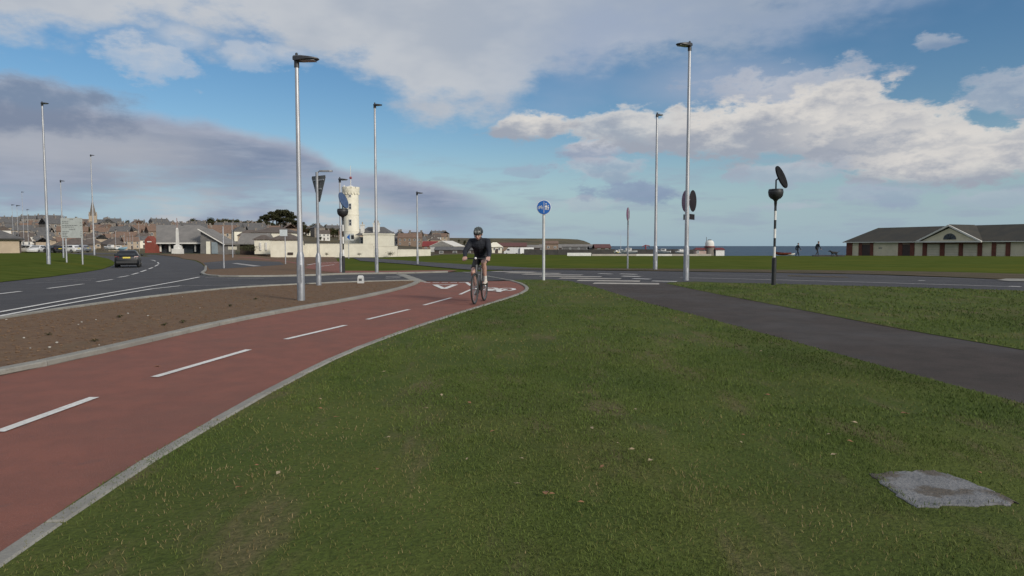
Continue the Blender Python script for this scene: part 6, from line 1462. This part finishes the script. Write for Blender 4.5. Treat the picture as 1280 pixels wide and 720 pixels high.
# ------------------------------------------------------------------ trees
def leaf_mat(name, c1, c2):
    return pmat(name, c1, c2, .35, .9, 0, spec=.1)
M_bark = pmat('bark', (.07, .052, .04), (.05, .038, .03), 3, .95)
TREEM = [leaf_mat('foliage_olive', (.060, .058, .022), (.042, .045, .018)), leaf_mat('foliage_brown', (.088, .060, .030), (.06, .042, .024)), leaf_mat('foliage_dark', (.055, .055, .028), (.040, .042, .021))]
def tree_proto(kind, H, mat, flat=False, n=1100):
    r_ = random.Random(kind*13+5); t = thing('tree', '', 'tree')
    mb = MB(); th = H*(.62 if flat else .3)
    mb.tube([(0, 0, -1.5), (.05*H*.2, 0, th*.5), (0, .02*H, th), (.03*H, 0, H*.72)], [H*.035, H*.028, H*.02, H*.006], 7)
    tr = mb.build('trunk', M_bark, t, True); lobes = []
    for i in range(7 if flat else 9):
        g = r_.uniform(0, 6.28); q = r_.uniform(.1, .42)*H*(.9 if flat else .6); z = H*(r_.uniform(.74, .9) if flat else r_.uniform(.38, .86)); c = Vector((q*math.cos(g), q*math.sin(g), z))
        lobes.append((c, H*(r_.uniform(.14, .22)), .45 if flat else .85)); b = MB(); b.tube([(0, 0, th*r_.uniform(.8, 1)), c*.6+Vector((0, 0, th*.35)), c], [H*.012, H*.008, H*.003], 5); b.build('limb', M_bark, tr)
    lobes.append((Vector((0, 0, H*.84)), H*.2, .5 if flat else .8))
    mb = MB()
    for _ in range(n):
        c, r0, sq = r_.choice(lobes); v = Vector((r_.gauss(0, 1), r_.gauss(0, 1), r_.gauss(0, 1))).normalized()*(r_.random()**.4); p = c+Vector((v.x*r0, v.y*r0, v.z*r0*sq)); s_ = H*r_.uniform(.022, .05)
        a = Vector((r_.gauss(0, 1), r_.gauss(0, 1), r_.gauss(0, .6))).normalized(); b = a.orthogonal().normalized(); b.rotate(Matrix.Rotation(r_.uniform(0, 6.28), 3, a))
        mb.poly([p+a*s_*.9, p+b*s_*.6, p-a*s_*.9, p-b*s_*.6])
    mb.build('crown', mat, t); return t
TP = [tree_proto(0, 9, TREEM[0]), tree_proto(1, 8, TREEM[1]), tree_proto(2, 10, TREEM[2]), tree_proto(3, 14, TREEM[2], True, 1400)]
TL = [('olive green leafy tree on the hill skyline', 'olive trees on the town hill'), ('russet brown autumn tree on the hill', 'russet trees on the town hill'), ('dark evergreen bushy tree on the hill', 'dark bushy trees on the town hill'), ('tall flat topped pine standing above the wooded ridge', 'flat topped pines on the ridge')]
TU = [False]*4; bpy.context.view_layer.update()
def put_tree(k, p, s_):
    t = TP[k] if not TU[k] else copy_tree2(TP[k]); TU[k] = True
    t['label'], t['group'] = TL[k]; t.location = p; t.rotation_euler = (0, 0, rnd.uniform(0, 6.28)); t.scale = (s_*rnd.uniform(.9, 1.2), s_*rnd.uniform(.9, 1.2), s_*rnd.uniform(.85, 1.1))
for px in np.arange(236, 345, 4.0): put_tree(rnd.choice((0, 1, 2, 2)), at(px+rnd.uniform(-1.5, 1.5), 640+rnd.uniform(-40, 60)), rnd.uniform(.6, .95))
for px in np.arange(300, 432, 3.6): put_tree(rnd.choice((1, 2, 2, 0)), at(px, interp(px, CRD)*.80+rnd.uniform(-60, 60)), rnd.uniform(.75, 1.05)*(1.0 if px < 340 else 1.1))
for px in np.arange(238, 346, 2.8): put_tree(rnd.choice((0, 1, 2, 2)), at(px, 560+rnd.uniform(-20, 20)), rnd.uniform(.75, 1.15))
for px in np.arange(372, 430, 2.4): put_tree(rnd.choice((0, 1, 2, 2)), at(px, 600+rnd.uniform(-30, 30)), rnd.uniform(.7, 1.0))
for px, s_ in ((337, 1.3), (346, 1.4), (355, 1.45), (363, 1.35), (333, .95), (342, 1.0), (350, 1.08), (359, 1.0), (368, .95), (376, .8), (372, .85)): put_tree(3, at(px, 600+rnd.uniform(-25, 25)), s_)
for px, d, s_ in ((252, 600, 1.0), (264, 600, 1.25), (272, 590, 1.0), (284, 610, .9), (58, 640, .9), (68, 650, .8), (76, 640, .8), (92, 650, .7), (12, 660, .7), (45, 640, .7), (160, 640, .8), (172, 640, .85), (178, 630, .7)): put_tree(rnd.choice((1, 2, 0)), at(px, d), s_)
for _ in range(34): put_tree(rnd.choice((0, 1, 2, 2)), at(rnd.uniform(0, 330), rnd.uniform(260, 600)), rnd.uniform(.3, .6))
for _ in range(16): put_tree(rnd.choice((0, 1, 2)), at(rnd.uniform(380, 610), rnd.uniform(350, 800)), rnd.uniform(.3, .55))
def bush(px, d, yb, h, label, m):
    r_ = random.Random(int(px)); p = at(px, d); t = thing('bush', label, 'bush', (p.x, d, zat(px, yb, d)))
    mb = MB(); mb.tube([(0, 0, -.2), (0, 0, h*.5)], h*.05, 5); mb.build('stem', M_bark, t)
    mb = MB()
    for _ in range(260):
        v = Vector((r_.gauss(0, .5), r_.gauss(0, .5), abs(r_.gauss(.45, .25)))); p = Vector((v.x*h*.9, v.y*h*.9, v.z*h)); a = Vector((r_.gauss(0, 1), r_.gauss(0, 1), r_.gauss(0, 1))).normalized(); b = a.orthogonal().normalized(); s_ = h*r_.uniform(.05, .11)
        mb.poly([p+a*s_, p+b*s_*.7, p-a*s_, p-b*s_*.7])
    mb.build('crown', m, t)
bush(313, 150, 313.6, 1.5, 'dark green bush beside the smaller cream pavilion', TREEM[2]); bush(305, 152, 313.2, 1.1, 'low dark bush by the rear wing of the hall', TREEM[2])
bush(488, 148.5, 318.9, .8, 'small dark shrub against the stepped part of the cream wall', TREEM[2]); bush(449, 148.5, 318.9, .5, 'tiny shrub at the foot of the cream wall below the house', TREEM[2]); bush(408, 148.5, 318.8, .5, 'tiny shrub at the foot of the cream wall below the sign', TREEM[2])

# ------------------------------------------------------------------ weeds on the soil bed, dark grit on the cycle path
def weed(px, py, h, label):
    r_ = random.Random(int(px*7)); p = G(px, py); t = thing('weed', label, 'weed', (p.x, p.y, p.z+.01), 0, 'weeds on the bare soil bed')
    mb = MB(); mb.tube([(0, 0, -.02), (.004, 0, h*.25)], .004, 5); mb.build('stem', TREEM[0], t)
    for i in range(14):
        g = r_.uniform(0, 6.28); l = h*r_.uniform(.6, 1.3); d = Vector((math.cos(g), math.sin(g), 0)); n = Vector((-d.y, d.x, 0)); z = r_.uniform(.25, .9)*h
        m = MB(); m.quadring([[d*l*u+n*wd*h*.12+Vector((0, 0, q)), d*l*u-n*wd*h*.12+Vector((0, 0, q)), d*l*u+Vector((0, 0, q-.004))] for u, wd, q in ((.02, .3, h*.15), (.45, 1, z), (1, .12, z*.7))]); m.build('leaf', TREEM[2] if i % 3 else TREEM[0], t)
for px, py, h in ((229, 405, .07), (206, 408, .06), (150, 398, .06), (287, 384, .06), (118, 428, .05), (60, 420, .05), (320, 375, .06)): weed(px, py, h, 'small dark green weed growing on the bare soil bed')
# pale stones on the soil bed
def pale_stones():
    mb = MB(); mb.quadring([[Vector((r*math.cos(t*1.047+k)*(.8+.3*((t*3) % 2)), r*math.sin(t*1.047+k), z)) for t in range(6)] for k, (r, z) in enumerate(((.7, -.3), (1, .2), (.6, .6)))]); me = mb.mesh('stone', pmat('pale_stone', (.46, .43, .38), (.36, .34, .3), 20, .85))
    for px, py in ((98, 407), (102, 404), (120, 401), (30, 424), (8, 401), (160, 393), (71, 430), (124, 433), (228, 372), (185, 396), (62, 436), (38, 437), (250, 386)):
        p = G(px, py); k = random.uniform(.010, .02); o = link('stone', me, None, (p.x, p.y, p.z+.018), (0, 0, random.uniform(0, 6)), (k, k, k)); tag(o, 'small pale stone lying on the bare soil bed', 'stone', 'pale stones on the bare soil bed')
pale_stones()
# litter on the cycle path
for i, (px, py, lb) in enumerate(((513, 401, 'dark curled leaf lying near the middle of the red cycle path'), (430, 387.5, 'dark leaf lying beside the soil bed kerb on the red cycle path'), (196, 459, 'brown leaf lying close to a white dash on the red cycle path'), (298, 405.5, 'brown leaf caught against the soil bed kerb'))):
    src = next(o for o in bpy.data.objects if o.name.startswith('fallen_leaf')); p = G(px, py)
    o = link('path_leaf', src.data, None, (p.x, p.y, p.z+.008), (.1, .1, i*1.3), (1.0+.5*(i == 0),)*3); tag(o, lb, 'leaf')
